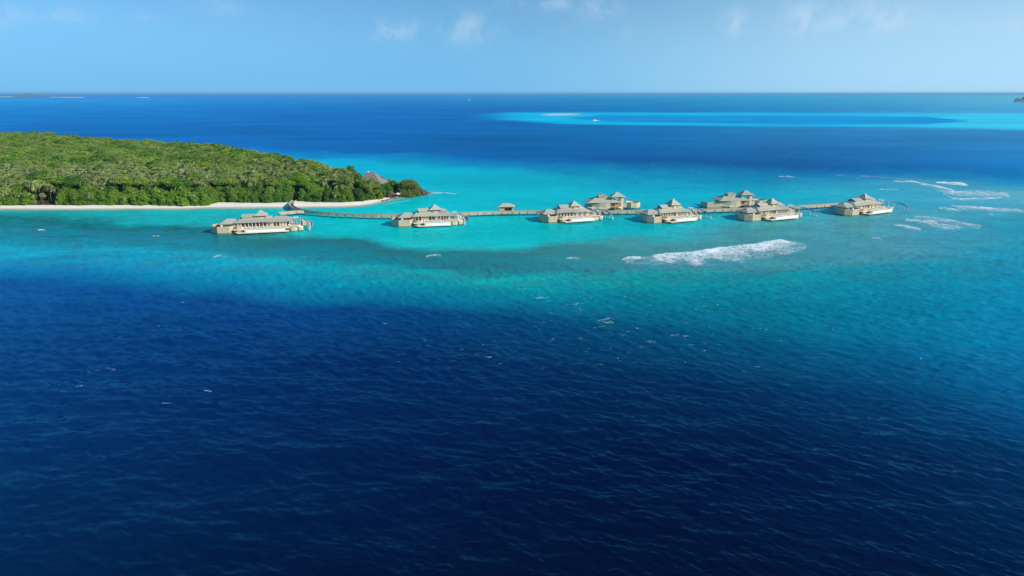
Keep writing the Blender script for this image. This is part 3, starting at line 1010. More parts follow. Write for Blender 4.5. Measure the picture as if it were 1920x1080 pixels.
def plant_woods():
    # candidates on a jittered lattice inside the wood
    gx, gy = np.meshgrid(np.arange(-1100, 0, 5.6), np.arange(480, 1300, 5.6), indexing='ij')
    gx = gx + RNG.uniform(-2.4, 2.4, gx.shape)
    gy = gy + RNG.uniform(-2.4, 2.4, gy.shape)
    d = poly_sdf(WOOD, gx, gy)
    px, py, dep = pix(gx, gy, 8.0)
    ok = (d > 2.8) & (px > -430) & (px < 800)
    X, Y, d, px, py = gx[ok], gy[ok], d[ok], px[ok], py[ok]
    # keep the beach house and the hut in the palms clear
    hx, hy = at(704, 352, 2.0).to_2d()
    clear = np.hypot(X - hx, (Y - hy) * 1.0) > 11
    clear &= ~((px > 677) & (px < 724) & (Y < hy) & (Y > hy - 13))
    tx, ty = at(93, 355, 5).to_2d()
    clear &= np.hypot(X - tx, Y - ty) > 6
    # foot of the jetty: a dark gap in the trees
    jx, jy = at(551, 377, 1).to_2d()
    clear &= np.hypot((X - jx) * 1.1, (Y - jy) * .55) > 7.5
    jx, jy = at(402, 380, 1).to_2d()
    clear &= np.hypot(X - jx, (Y - jy) * .6) > 6
    clear &= ~((px > 722) & (px < 746))
    X, Y, d, px, py = X[clear], Y[clear], d[clear], px[clear], py[clear]
    n = len(X)
    dv = poly_sdf(WOOD, X, Y)
    # front distance: how far behind the leading edge of the wood
    vegx = np.array([p.x for p in VEG])
    vegy = np.array([p.y for p in VEG])
    front = Y - np.interp(X, vegx, vegy)
    mixn = fbm(X / 55, Y / 70, 51, 3)
    # how much palm: dense belt behind the front row, palms right up to the sand at far left
    palm_p = np.clip(0.10 + 0.85 * smooth(12, 28, front) * (1 - smooth(110, 190, front)), 0, 1)
    palm_p = np.where((px < 105) & (front < 24), 0.55, palm_p)
    palm_p = palm_p * (0.55 + 0.9 * smooth(0.42, 0.58, mixn))
    palm_p = np.where(px > 640, palm_p * 0.25, palm_p)
    palm_p = np.where(front > 150, 0.25 * (mixn > .5) + .08, palm_p)
    r = RNG.uniform(size=n)
    is_palm = r < palm_p
    # palms can stand close; thin out the broad trees
    is_palm &= (RNG.uniform(size=n) < .88)
    keep = (is_palm | (RNG.uniform(size=n) < np.where(front < 12, 0.35, 0.62))) & ~((front < 11) & (px > 112))
    X, Y, d, px, py, front, is_palm, mixn = (a[keep] for a in (X, Y, d, px, py, front, is_palm, mixn))
    n = len(X)
    # size in the picture falls with distance; hidden ones behind the ridge line still count as small
    dist = np.hypot(X, Y)
    vis = (px > -15)
    order = np.argsort(dist + np.where(vis, 0, 1e4))
    cnt = {'palm': 0, 'broad': 0}
    LIM = {'palm': 280, 'broad': 190}
    rest = {}
    for i in order:
        x, y, f, p = X[i], Y[i], front[i], px[i]
        u = RNG.uniform()
        rz = RNG.uniform(0, 6.28)
        edge = min(1.0, 0.62 + max(0.0, float(d[i])) / 34)
        if p > 725:
            edge *= 0.62
        elif p > 655 and f < 60:
            edge *= 0.74
        if is_palm[i]:
            k = int(RNG.integers(0, 5))
            s = RNG.uniform(0.85, 1.22) * (0.80 if f < 9 else 1.0) * max(edge, .7)
            key = ('palm', k)
        else:
            if f < 17 or (p > 600 and u < .6):
                k = int(RNG.choice([0, 1, 3, 2, 4], p=[.3, .25, .2, .15, .1] if p < 420 else [.14, .1, .16, .32, .28]))
                s = RNG.uniform(0.78, 1.1) * (0.78 if f < 5 else 1.05) * edge
            elif u < .14:
                k = int(RNG.choice([0, 4]))
                s = RNG.uniform(1.0, 1.35) * edge
            else:
                k = 5 + int(RNG.choice([0, 1, 2, 3], p=[.3, .25, .25, .2]))
                s = RNG.uniform(0.8, 1.45) * (1.0 if f < 150 else 1.15) * edge
            key = ('broad', k)
        kind = key[0]
        if cnt[kind] < LIM[kind] and vis[i]:
            cnt[kind] += 1
            zone = 'at the far left of the island' if p < 112 else 'left of the sandy gap' if p < 395 else 'between sandy gap and jetty' if p < 550 else 'between jetty and beach house' if p < 676 else 'around the beach house'
            near = 'near the sand' if f < 14 else 'in the palm belt' if f < 60 else 'inland' if f < 130 else 'far inland'
            if kind == 'palm':
                me, tr, h = PALMS[k]
                t = grow('coconut_palm', me, tr, x, y, rz, s, None, 'fronds')
                look = ('grey-green', 'full-headed', 'leaning', 'tall', 'small')[k]
                tag(t, look + ' coconut palm ' + near + ' ' + zone, 'palm tree', look + ' palms ' + near + ' ' + zone)
            else:
                _, me, tr, _k = BROAD[k]
                t = grow('broadleaf_tree', me, tr, x, y, rz, s, s * RNG.uniform(.9, 1.1))
                look = {0: 'bright green domed', 1: 'tall bright green', 2: 'dark green domed', 3: 'small bright green', 4: 'dark billowing',
                        5: 'wide olive flat-topped', 6: 'small olive flat-topped', 7: 'bright flat-topped', 8: 'dark flat-topped'}[k]
                tag(t, look + ' tree ' + near + ' ' + zone, 'tree', look + ' trees ' + near + ' ' + zone)
        else:
            rest.setdefault(key, []).append((x, y, zg_arr(x, y), rz, s))
    return rest


_zcache = {}


def zg_arr(x, y):
    return (x, y)


def scatter_stuff(name, label, data):
    """the trees past the first three hundred of a kind: one object, instances of the same crowns"""
    P, Rz, S, K = [], [], [], []
    geos = []
    for ki, (me_crown, me_trunk, items) in enumerate(data):
        geos.append((me_crown, me_trunk))
        for (x, y, _, rz, s) in items:
            P.append((x, y, 0))
            Rz.append(rz)
            S.append(s)
            K.append(ki)
    P = np.array(P, float)
    P[:, 2] = ground_z(P[:, 0], P[:, 1]) - 0.15
    me = bpy.data.meshes.new(name)
    me.vertices.add(len(P))
    me.vertices.foreach_set('co', P.astype(np.float32).ravel())
    for nm, arr, ty in (('turn', Rz, 'FLOAT'), ('size', S, 'FLOAT')):
        a = me.attributes.new(nm, ty, 'POINT')
        a.data.foreach_set('value', np.array(arr, np.float32))
    a = me.attributes.new('pick', 'INT', 'POINT')
    a.data.foreach_set('value', np.array(K, np.int32))
    o = link_mesh(name, me)
    ng = bpy.data.node_groups.new(name, 'GeometryNodeTree')
    ng.interface.new_socket('Geometry', in_out='INPUT', socket_type='NodeSocketGeometry')
    ng.interface.new_socket('Geometry', in_out='OUTPUT', socket_type='NodeSocketGeometry')
    gi = ng.nodes.new('NodeGroupInput')
    go = ng.nodes.new('NodeGroupOutput')
    join = ng.nodes.new('GeometryNodeJoinGeometry')

    def attr(nm, ty):
        n = ng.nodes.new('GeometryNodeInputNamedAttribute')
        n.data_type = ty
        n.inputs[0].default_value = nm
        return n.outputs[0]
    for ki, (cm, tm) in enumerate(geos):
        src = STUFF_SRC[(cm.name)]
        cmp_ = ng.nodes.new('FunctionNodeCompare')
        cmp_.data_type = 'INT'
        cmp_.operation = 'EQUAL'
        ng.links.new(attr('pick', 'INT'), cmp_.inputs[2])
        cmp_.inputs[3].default_value = ki
        rot = ng.nodes.new('ShaderNodeCombineXYZ')
        ng.links.new(attr('turn', 'FLOAT'), rot.inputs[2])
        for ob in src:
            oi = ng.nodes.new('GeometryNodeObjectInfo')
            oi.inputs[0].default_value = ob
            ip = ng.nodes.new('GeometryNodeInstanceOnPoints')
            ng.links.new(gi.outputs[0], ip.inputs['Points'])
            ng.links.new(cmp_.outputs[0], ip.inputs['Selection'])
            ng.links.new(oi.outputs['Geometry'], ip.inputs['Instance'])
            ng.links.new(rot.outputs[0], ip.inputs['Rotation'])
            ng.links.new(attr('size', 'FLOAT'), ip.inputs['Scale'])
            ng.links.new(ip.outputs[0], join.inputs[0])
    ng.links.new(join.outputs[0], go.inputs[0])
    md = o.modifiers.new('scatter', 'NODES')
    md.node_group = ng
    tag(o, label, None, None, 'stuff')
    return o


def plant_front_row():
    """the wall of leafy trees right behind the sand, and single trees that stand out"""
    V = [p for p in VEG]
    s, out = 0.0, []
    acc = 2.0
    for i in range(1, len(V) - 1):
        a, b = V[i], V[i + 1]
        L = (b - a).length
        while acc < L:
            p = a + (b - a) * (acc / L)
            px_, _, _ = pix(np.array([p.x]), np.array([p.y]), 1.2)
            out.append((p, float(px_[0])))
            acc += RNG.uniform(5.2, 8.2)
        acc -= L
    for (p, q) in out:
        if q < -20 or q > 722 or 540 < q < 562 or 392 < q < 410:
            continue
        if q < 112 and RNG.uniform() < .62:
            continue
        for row in (0, 1):
            if row and RNG.uniform() < .25:
                continue
            k = int(RNG.choice([0, 1, 3] if q < 400 else [2, 4, 4, 0, 3]))
            big = 1.25 if (300 < q < 392 or 410 < q < 440) else 1.05
            s = RNG.uniform(0.72, 1.0) * big * (0.85 if not row else 1.1) * (0.85 if q > 640 else 1) * (0.8 if q > 672 else 1)
            x, y = p.x + RNG.uniform(-1.5, 1.5), p.y + 4.2 * s + row * 7.5 + RNG.uniform(0, 1.5)
            _, me, tr, _k = BROAD[k]
            t = grow('broadleaf_tree', me, tr, x, y, RNG.uniform(0, 6.28), s, s * RNG.uniform(.9, 1.15))
            zone = 'left of the sandy gap' if q < 392 else 'between the sandy gap and the jetty foot' if q < 545 else 'right of the jetty foot'
            look = {0: 'bright green domed', 1: 'tall bright green domed', 2: 'dark green domed', 3: 'small bright green rounded', 4: 'dark green billowing'}[k]
            tag(t, look + ' tree at the sand ' + zone, 'tree', look + ' trees at the sand ' + zone)
        if q > 150 and RNG.uniform() < .12:
            k = int(RNG.integers(0, 5))
            me, tr, h = PALMS[k]
            t = grow('coconut_palm', me, tr, p.x, p.y + 1.0, RNG.uniform(0, 6.28), .62, None, 'fronds')
            tag(t, 'short coconut palm rising between the round trees at the sand', 'palm tree', 'short palms at the sand')
    # trees that stand out
    for (px_, py_, z, kind, k, s, sz, name, label, cat) in [
            (90, 262, 3, 'b', 5, 2.3, 1.35, 'broadleaf_tree', 'huge spreading tree topping the ridge line at the far left of the island', 'tree'),
            (398, 300, 3, 'b', 7, 1.7, 1.35, 'broadleaf_tree', 'big rounded tree breaking the skyline above the middle of the island', 'tree'),
            (427, 303, 3, 'b', 8, 2.0, 1.4, 'broadleaf_tree', 'dark high-crowned tree at the step in the island skyline', 'tree'),
            (655, 331, 3, 'b', 4, 1.45, 1.25, 'broadleaf_tree', 'dark dense tree on the skyline just left of the thatched beach house', 'tree'),
            (636, 337, 3, 'b', 2, 1.4, 1.2, 'broadleaf_tree', 'broad dark green tree second to the left of the beach house', 'tree'),
            (668, 346, 3, 'b', 0, 1.25, 1.2, 'broadleaf_tree', 'green tree touching the left corner of the beach house roof', 'tree'),
            (764, 365, 1.5, 'b', 5, 1.42, 1.0, 'headland', 'smooth olive dome of wind-clipped trees on the tip of the headland', 'tree'),
            (740, 362, 1.5, 'b', 2, 1.05, 1.1, 'broadleaf_tree', 'dark green tree between the beach house and the headland dome', 'tree'),
            (729, 366, 1.5, 'b', 4, .72, .8, 'broadleaf_tree', 'dark low tree in front of the beach house at the rocks', 'tree'),
            (730, 350, 1.5, 'b', 0, 1.0, .85, 'broadleaf_tree', 'light green tree just behind the right end of the beach house', 'tree'),
            (712, 345, 1.5, 'b', 7, .9, .75, 'broadleaf_tree', 'flat olive tree behind the beach house roof', 'tree'),
            (700, 368, 1.5, 'b', 6, .95, .8, 'broadleaf_tree', 'yellow-green tree below the beach house roof', 'tree'),
            (684, 367, 1.5, 'b', 0, 1.1, 1.0, 'broadleaf_tree', 'leafy green tree below the left end of the beach house', 'tree')]:
        q = at(px_, py_, z)
        if name == 'headland':
            t = grow('broadleaf_tree', HEAD, BROAD[5][2], q.x, q.y + 3, 0.4, 1.22, 1.25)
        else:
            t = grow(name, BROAD[k][1], BROAD[k][2], q.x, q.y, RNG.uniform(0, 6.28), s, sz)
        tag(t, label, cat)
    q = at(712, 372.5, 1.2)
    t = grow('coconut_palm', PALM_YELLOW, trunk_mesh(5.0, .15, 0, 3), q.x, q.y, 0.3, .95, None, 'fronds')
    tag(t, 'low yellow palm by the sand below the beach house', 'palm tree')
    for (px_, py_, s, lab) in [(787, 364, 1.0, 'bare grey twiggy bush at the very tip of the headland'), (777, 363.5, 1.25, 'bare grey thicket leaning on the headland dome'),
                               (796, 362.5, .62, 'small leafless bush above the last rocks'), (733, 369, .75, 'grey-green bush above the rocks in front of the dark tree')]:
        q = at(px_, py_, 1.2)
        t = grow('shrub', TWIG, trunk_mesh(2.0, .08, 0, 3), q.x, q.y + 1, 1.0, s, s * 1.2)
        tag(t, lab, 'bush')
    for (px_, py_, s, lab) in [(140, 262, .9, 'lone palm head above the skyline right of the huge spreading tree'), (283, 277, 1.0, 'palm standing above the skyline over the middle of the wood'),
                               (15, 262, 1.0, 'palm above the skyline at the left edge'), (28, 262, 1.05, 'second palm from the left edge on the skyline'), (45, 262, .95, 'third palm from the left edge on the skyline'),
                               (330, 285, 1.0, 'palm head on the skyline left of the big rounded tree')]:
        q = at(px_, py_ + 7, 3)
        me, tr, h = PALMS[1]
        t = grow('coconut_palm', me, tr, q.x, q.y, RNG.uniform(0, 6), s * 1.3, None, 'fronds')
        tag(t, lab, 'palm tree')


HEAD = leaf_crown(777, 9.0, 5.0, 9, 3200, .50, 0.2)
_c = np.array([v.co[:] for v in HEAD.vertices])
HEAD.materials.append(leaf_mat('wind_clipped_leaves', (0.170, 0.230, 0.045), (0.190, 0.240, 0.060)))
rest = plant_woods()
plant_front_row()
STUFF_SRC = {}
for ob in list(COL.objects):
    if ob.parent and ob.type == 'MESH' and ob.data.name.split('.')[0] in ('crown', 'fronds') and ob.data.name not in STUFF_SRC:
        sib = [c for c in ob.parent.children if c.name.startswith('trunk')]
        STUFF_SRC[ob.data.name] = [ob] + sib
far_b = [(BROAD[k][1], BROAD[k][2], rest[('broad', k)]) for k in range(9) if ('broad', k) in rest and BROAD[k][1].name in STUFF_SRC]
far_p = [(PALMS[k][0], PALMS[k][1], rest[('palm', k)]) for k in range(5) if ('palm', k) in rest]
scatter_stuff('forest_trees', 'mass of broad-leaved trees over the far part of the island', far_b)
scatter_stuff('forest_palms', 'mass of coconut palms over the far part of the island', far_p)
print('trees: rest', {k: len(v) for k, v in rest.items()})

# ------------------------------------------------------------------ materials of the buildings
M_ROOF = simple_mat('weathered_shingle_roof', (0.41, 0.425, 0.36), 0.85, 0.16, 1.2, 0.2, (1, 1, 3), 0.3)
_nt = M_ROOF.node_tree
_oi = node(_nt, 'ShaderNodeObjectInfo')
_h = [n for n in _nt.nodes if n.type == 'HUE_SAT'][0]
_nt.links.new(map_range(_nt, _oi.outputs['Random'], 0, 1, 0.5, 1.35, False), _h.inputs['Saturation'])
_l = _h.inputs['Value'].links[0].from_socket
_nt.links.new(math_node(_nt, 'MULTIPLY', _l, map_range(_nt, _oi.outputs['Random'], 0, 1, 0.86, 1.12, False)), _h.inputs['Value'])
M_WOOD = simple_mat('pale_timber_cladding', (0.56, 0.485, 0.35), 0.8, 0.22, 1.0, 0.2, (3, 3, .25), 0.3)
M_CLAD = simple_mat('silvered_timber_boards', (0.50, 0.43, 0.31), 0.85, 0.24, 1.0, 0.2, (3, 3, .25), 0.3)
M_DECK = simple_mat('oiled_deck_boards', (0.80, 0.67, 0.49), 0.7, 0.15, 1.2, 0.25, (.3, 3, 1), 0.2)
M_JETTY = simple_mat('brown_jetty_boards', (0.46, 0.395, 0.29), 0.85, 0.2, .6, 0.2, (1, 1, .3), 0.2)
M_TIDE = simple_mat('wet_stained_boards', (0.20, 0.19, 0.13), 0.6, 0.3, 1.0, 0.3)
M_WALK = simple_mat('bleached_walkway_boards', (0.44, 0.41, 0.36), 0.85, 0.15, .8, 0.2, (3, 3, 1), 0.2)
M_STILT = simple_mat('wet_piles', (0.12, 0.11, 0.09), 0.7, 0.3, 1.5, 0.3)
M_WHITE = simple_mat('white_plaster', (0.86, 0.86, 0.84), 0.5, 0.04, .6, 0.4)
M_COL = simple_mat('cream_painted_posts', (0.78, 0.72, 0.60), 0.6, 0.08, 2.0, 0.3)
M_GLASS = simple_mat('dark_window_glass', (0.035, 0.035, 0.035), 0.08, 0.3, .7, 0.5)
M_CURT = simple_mat('pale_curtains', (0.62, 0.52, 0.40), 0.9, 0.15, 3.0, 0.1, (6, 6, .3))
M_WARM = simple_mat('warm_timber_interior', (0.50, 0.27, 0.12), 0.7, 0.2, 1.0, 0.2)
M_POOL = simple_mat('pool_water', (0.14, 0.50, 0.50), 0.05, 0.05, .5, 0.5)
M_RAIL = simple_mat('silvery_steps', (0.40, 0.41, 0.40), 0.6, 0.1, 2.0, 0.3)
M_SLIDE = simple_mat('blue_grey_slide', (0.16, 0.27, 0.42), 0.35, 0.05, .5, 0.5)
M_SLIDE_IN = simple_mat('pale_slide_channel', (0.62, 0.72, 0.80), 0.3, 0.05, .5, 0.5)
M_CUSH = simple_mat('white_cushions', (0.82, 0.80, 0.76), 0.9, 0.04, 2.0, 0.1)
M_TEAK = simple_mat('orange_teak', (0.52, 0.30, 0.14), 0.6, 0.15, 2.0, 0.3)
M_THATCH = simple_mat('dark_thatch', (0.235, 0.21, 0.20), 0.95, 0.2, 1.0, 0.1, (1, 1, 4), 0.5)
M_THATCH_T = simple_mat('tan_thatch', (0.42, 0.27, 0.15), 0.95, 0.2, 1.0, 0.1, (1, 1, 4), 0.5)
M_ROCK = simple_mat('grey_coral_rock', (0.22, 0.20, 0.18), 0.95, 0.35, .5, 0.2, (1, 1, 1), 0.8)

COLUMN_ME, STILT_ME = {}, {}


def post(parent, name, x, y, z0, z1, r, mat, sides=6):
    """a post; equal posts share their mesh"""
    key = (name, round(z0, 1), round(z1, 1), r, mat.name)
    if key not in COLUMN_ME:
        mb = MB().tube([(0, 0, z0), (0, 0, z1)], r, sides)
        o = mb.build(name, mat, parent)
        COLUMN_ME[key] = o.data
    else:
        o = link_mesh(name, COLUMN_ME[key], None, parent)
    o.location = (x, y, 0)
    return o


def shaded_wall(mb, pts, th, z0, z1, closed=False):
    return mb.wall_path(pts, th, z0, z1, closed)


def octa(cx, cy, rx, ry, rot=0.3927, n=8):
    return [(cx + rx * math.cos(rot + i * 2 * math.pi / n), cy + ry * math.sin(rot + i * 2 * math.pi / n)) for i in range(n)]


def slide_part(parent, path, name='water_slide'):
    """open channel running down along the path, on thin legs"""
    pts = [Vector(p) for p in path]
    # resample smoothly (Catmull-Rom)
    out = []
    for i in range(len(pts) - 1):
        p0, p1, p2, p3 = pts[max(i - 1, 0)], pts[i], pts[i + 1], pts[min(i + 2, len(pts) - 1)]
        for k in range(5):
            t = k / 5
            out.append(0.5 * ((2 * p1) + (-p0 + p2) * t + (2 * p0 - 5 * p1 + 4 * p2 - p3) * t * t + (-p0 + 3 * p1 - 3 * p2 + p3) * t ** 3))
    out.append(pts[-1])
    prof = [(-.62, .42), (-.62, -.05), (-.3, -.32), (.3, -.32), (.62, -.05), (.62, .42)]
    inner = [(.50, .42), (.50, .0), (.25, -.2), (-.25, -.2), (-.50, .0), (-.50, .42)]
    ring = prof + inner
    vs, fs = [], []
    n = len(ring)
    for i, p in enumerate(out):
        d = (out[min(i + 1, len(out) - 1)] - out[max(i - 1, 0)])
        d.z = 0
        d.normalize()
        s = Vector((d.y, -d.x, 0))
        for (a, b) in ring:
            vs.append(p + s * a + Vector((0, 0, b)))
    for i in range(len(out) - 1):
        for k in range(n):
            k2 = (k + 1) % n
            fs.append((i * n + k, i * n + k2, (i + 1) * n + k2, (i + 1) * n + k))
    fs += [tuple(range(n)), tuple(range((len(out) - 1) * n, len(out) * n))]
    sl = MB().add(vs, fs).build(name, M_SLIDE, parent)
    ch = []
    cv, cf = [], []
    for i, p in enumerate(out):
        d = (out[min(i + 1, len(out) - 1)] - out[max(i - 1, 0)])
        d.z = 0
        d.normalize()
        s = Vector((d.y, -d.x, 0))
        cv += [p + s * .46 + Vector((0, 0, -.02)), p - s * .46 + Vector((0, 0, -.02)), p - s * .26 + Vector((0, 0, -.17)), p + s * .26 + Vector((0, 0, -.17))]
    for i in range(len(out) - 1):
        for k in range(4):
            k2 = (k + 1) % 4
            cf.append((i * 4 + k, i * 4 + k2, i * 4 + 4 + k2, i * 4 + 4 + k))
    MB().add(cv, cf).build('slide_channel', M_SLIDE_IN, sl)
    for i in range(3, len(out) - 1, 4):
        p = out[i]
        o = MB().tube([(0, 0, -1.2), (0, 0, p.z - .3)], .08, 5).build('slide_leg', M_WHITE, sl)
        o.location = (p.x, p.y, 0)
    return sl


def facade(parent, x0, x1, y, z0, z1, step=2.2, seed=0):
    """columns with windows and curtains between them, along x at depth y"""
    rng = random.Random(seed)
    n = max(1, round((x1 - x0) / step))
    w = (x1 - x0) / n
    for i in range(n + 1):
        post(parent, 'column', x0 + i * w, y - 0.9, z0, z1 + .15, .17, M_COL, 6)
    for i in range(n):
        a, b = x0 + i * w + .12, x0 + (i + 1) * w - .12
        if rng.random() < .22:
            MB().box(a, b, y, y + .12, z0, z1).build('curtain', M_CURT, parent)
        else:
            fr = MB().box(a, b, y + .10, y + .2, z0, z1).build('window', M_GLASS, parent)
            mb = MB()
            for q in (a, (a + b) / 2, b):
                mb.box(q - .06, q + .06, y + .0, y + .095, z0, z1)
            mb.box(a + .07, b - .07, y + .01, y + .09, z1 - .12, z1)
            mb.build('window_frame', M_COL, fr)


def villa(loc, deg, label, L=0.0, seed=0, slide=True, P=None, cs=1.0, sx_scale=1.0, tall=0.0):
    """over-water villa seen from its pool side; L = extra length of the main range"""
    v = empty('overwater_villa', loc, R(deg))
    tag(v, label, 'villa', 'villas on stilts along the jetty')
    rng = random.Random(seed)
    E = 17.0 + L
    D = 2.6                                    # deck level
    # deck
    deck = MB().prism([(-6, 3.4), (E + .4, 3.4), (E + 1.2, 6), (E + 3, 12), (E + 2.4, 22.5), (-5, 22.5), (-12, 20), (-12, 11), (-6, 9)], D - .45, D)
    deck.build('deck', M_DECK, v)
    MB().prism([(-5.6, 3.3), (-3.6, -.45), (E + .3, -.45), (E + .3, 3.3)], .85, 1.2).build('lower_deck', M_DECK, v)
    # pool hung on the front of the deck
    n = 7
    out = [(1.6 - 1.6 * math.sin(math.pi * i / n), 1.6 - 1.6 * math.cos(math.pi * i / n)) for i in range(n + 1)]
    P = P or E
    outer = [(x, y) for x, y in [(1.6, 0)] + [(P, 0), (P, 3.2)] + [(1.6, 3.2)] + out[::-1][1:-1]]
    pool = MB().prism(outer, 1.25, 2.2)
    inn = [((x - P / 2) * (1 - .5 / P) + P / 2, (y - 1.6) * .84 + 1.6) for x, y in outer]
    pool.wall_path([((a[0] + b[0]) / 2, (a[1] + b[1]) / 2) for a, b in zip(outer, inn)], .24, 2.2, D + .12, True)
    p = pool.build('pool', M_WHITE, v)
    MB().prism([(x + (P / 2 - x) * .01, y + (1.6 - y) * .02) for x, y in inn], 2.22, D - .02).build('pool_water', M_POOL, p)
    # walled bathing court on the left
    cq = lambda ps: [(-6.2 + (x + 6.2) * cs, y) for x, y in ps]
    court = cq([(-6.2, 13), (-6.2, 7.0), (-8.4, 4.4), (-15.0, 4.6), (-18.6, 8.0), (-18.8, 13.5), (-16, 17), (-12, 18)])
    MB().wall_path(court, .35, -.5, 4.5).build('court_wall', M_CLAD, v)
    MB().wall_path(court, .43, -.6, .75).build('tide_band', M_TIDE, v)
    MB().box(-9.6, -8.9, 4.2, 4.6, 2.2, 3.5).build('court_opening', M_WARM, v)
    MB().prism(cq([(-6.5, 13), (-6.5, 7.2), (-8.6, 4.8), (-14.8, 5.0), (-18.2, 8.2), (-18.4, 13.3), (-15.6, 16.4), (-12, 17)]), 1.2, 1.5).build('court_deck', M_STILT, v)
    MB().box(-13.2, -12.2, 6.0, 7.0, 1.5, 5.1).build('court_pillar', M_WHITE, v)
    # curved wall beside the deck
    MB().wall_path([(-6.0, 8.8), (-5.6, 6.2), (-4.0, 4.2), (-1.6, 3.9), (-.4, 5.4)], .3, -.3, 3.9).build('curved_wall', M_WOOD, v)
    # house walls
    MB().box(-4.6, E + .4, 12.2, 20.5, D, 5.5).build('wall', M_CURT, v)
    MB().box(-13.2, -4.8, 12.0, 19.5, 1.6, 4.9).build('wing_wall', M_CLAD, v)
    facade(v, -4.4, 8.5 + L * .7, 11.2, D + .01, 5.3, 2.0, seed)
    facade(v, 10.2 + L * .7, E + .3, 10.4, D + .01, 5.2, 1.9, seed + 1)
    MB().box(8.9 + L * .7, 9.9 + L * .7, 10.2, 12.1, D, 5.5).build('chimney_wall', M_COL, v)
    # roofs
    MB().hip(-15.0, -2.8, 9.6, 21.2, 5.1, 2.2, 4.2).build('wing_roof', M_ROOF, v)
    MB().hip(-6.2, 12.5 + L * .7, 8.8, 22.4, 5.7, 2.7, (4.2, 5.2)).build('main_roof', M_ROOF, v)
    MB().hip(6.8 + L * .7, E + 2.4, 8.4, 21.6, 5.58, 2.4, 4.6).build('main_roof', M_ROOF, v)
    # raised ridge roofs with a dark gable towards the left
    for (a, b, y0, y1, z) in [(-2.0, 6.4 + L * .3, 12.2, 18.8, 8.0)] + ([(12.6 + L, 17.0 + L, 12.4, 17.6, 7.5)] if seed % 2 == 0 else []) + ([(9.5, 15.5, 13, 18.4, 8.0)] if L > 4 and seed != 1 else []):
        g = MB()
        cy = (y0 + y1) / 2
        g.add([(a, y0, z), (b, y0, z), (b, y1, z), (a, y1, z), (a - .2, cy, z + 1.7), (b - 1.8, cy, z + 1.7),
               (a, y0, z + .12), (b, y0, z + .12), (b, y1, z + .12), (a, y1, z + .12)],
              [(0, 1, 7, 6), (6, 7, 5, 4), (1, 2, 8, 7), (7, 8, 5), (2, 3, 9, 8), (8, 9, 4, 5), (3, 2, 1, 0), (0, 6, 4, 9, 3)])
        r = g.build('upper_roof', M_ROOF, v)
        MB().add([(a - .03, y0 + .5, z - 1.0), (a - .03, y1 - .5, z - 1.0), (a - .23, cy, z + 1.4), (a + .2, y0 + .5, z - 1.0), (a + .2, y1 - .5, z - 1.0), (a, cy, z + 1.4)],
                 [(0, 1, 2), (3, 5, 4), (0, 2, 5, 3), (2, 1, 4, 5), (1, 0, 3, 4)]).build('gable', M_GLASS, r)
        MB().box(a + .3, b - .5, y0 + .5, y1 - .5, z - 1.6, z).build('roof_box', M_CLAD, v)
    # lookout
    lx = (8.9 + L * .55) if L <= 4 else 6.5 + L * .3
    tw = MB().prism(octa(lx, 15.0, 2.6, 2.6), 6.0, 9.1 + tall).build('lookout', M_WOOD, v)
    MB().prism(octa(lx, 15.0, 2.63, 2.63), 8.2 + tall, 8.85 + tall).build('lookout_window', M_GLASS, tw)
    MB().hip(lx - 3.9, lx + 3.9, 11.3, 18.7, 9.1 + tall, 2.9 + tall, 3.7).build('lookout_roof', M_ROOF, v)
    MB().box(lx + 2.9, lx + 6.2, 13.2, 17.2, 6.8, 8.0).build('roof_terrace', M_WOOD, v)
    # front-right pods
    MB().prism(octa(E + 2.6, 5.0, 2.5, 2.2), .4, D - .02).build('dining_pod', M_WOOD, v)
    MB().prism(octa(E + 6.6, 5.4, 1.9, 1.8), .5, D - .35).build('seating_pod', M_WOOD, v)
    rr = MB()
    rr.wall_path(octa(E + 6.6, 5.4, 1.8, 1.7), .2, D - .34, D + .35, True)
    rr.build('pod_rim', M_COL, v)
    # stair tower to the slide
    st = MB()
    sx, sy = E + 4.4, 11.6
    for i in range(9):
        a = i * .62
        st.box(sx + math.cos(a) * .9 - .5, sx + math.cos(a) * .9 + .5, sy + math.sin(a) * .9 - .5, sy + math.sin(a) * .9 + .5, D + i * .42 - .06, D + i * .42 + .06)
    st.build('stairs', M_RAIL, v)
    post(v, 'stair_post', sx, sy, -1, 7.3, .16, M_RAIL)
    MB().box(sx - 1.4, sx + 1.4, sy - 1.2, sy + 1.2, 6.2, 6.4).build('slide_platform', M_RAIL, v)
    ra = MB()
    for zz in (6.8, 7.3):
        ra.wall_path([(sx - 1.3, sy - 1.1), (sx + 1.3, sy - 1.1), (sx + 1.3, sy + 1.1), (sx - 1.3, sy + 1.1)], .09, zz, zz + .12, True)
    ra.build('platform_rail', M_WHITE, v)
    MB().prism([(E + 2.2, 8.5), (E + 6.4, 8.5), (E + 6.4, 14), (E + 2.2, 14)], D - .4, D - .01).build('stair_deck', M_DECK, v)
    if slide:
        # privacy fence of the rear deck, behind the slide
        MB().wall_path([(E + 6.4, 14.5), (E + 9.5, 15.4), (E + 12, 14.6), (E + 13.6, 12.4)], .25, 1.3, [5.4, 5.0, 4.4, 3.2]).build('fence', M_CLAD, v)
        MB().prism([(E + 2, 14.2), (E + 6.4, 14.2), (E + 9.4, 15.2), (E + 11.8, 14.3), (E + 9.4, 20), (E + 2.5, 20)], 1.5, 1.9).build('rear_deck', M_WALK, v)
        for (x, y) in [(E + 8, 15), (E + 10.4, 15), (E + 12.8, 13.4)]:
            post(v, 'stilt', x, y, -1.5, 1.5, .14, M_STILT)
    slide_part(v, [(sx + a * sx_scale, sy + b, z) for a, b, z in ((1.0, 0, 6.7), (4.5, .8, 6.1), (8.2, -.4, 5.0), (10.6, -3.4, 3.6), (11.0, -6.8, 2.2), (10.4, -9.6, .5))])
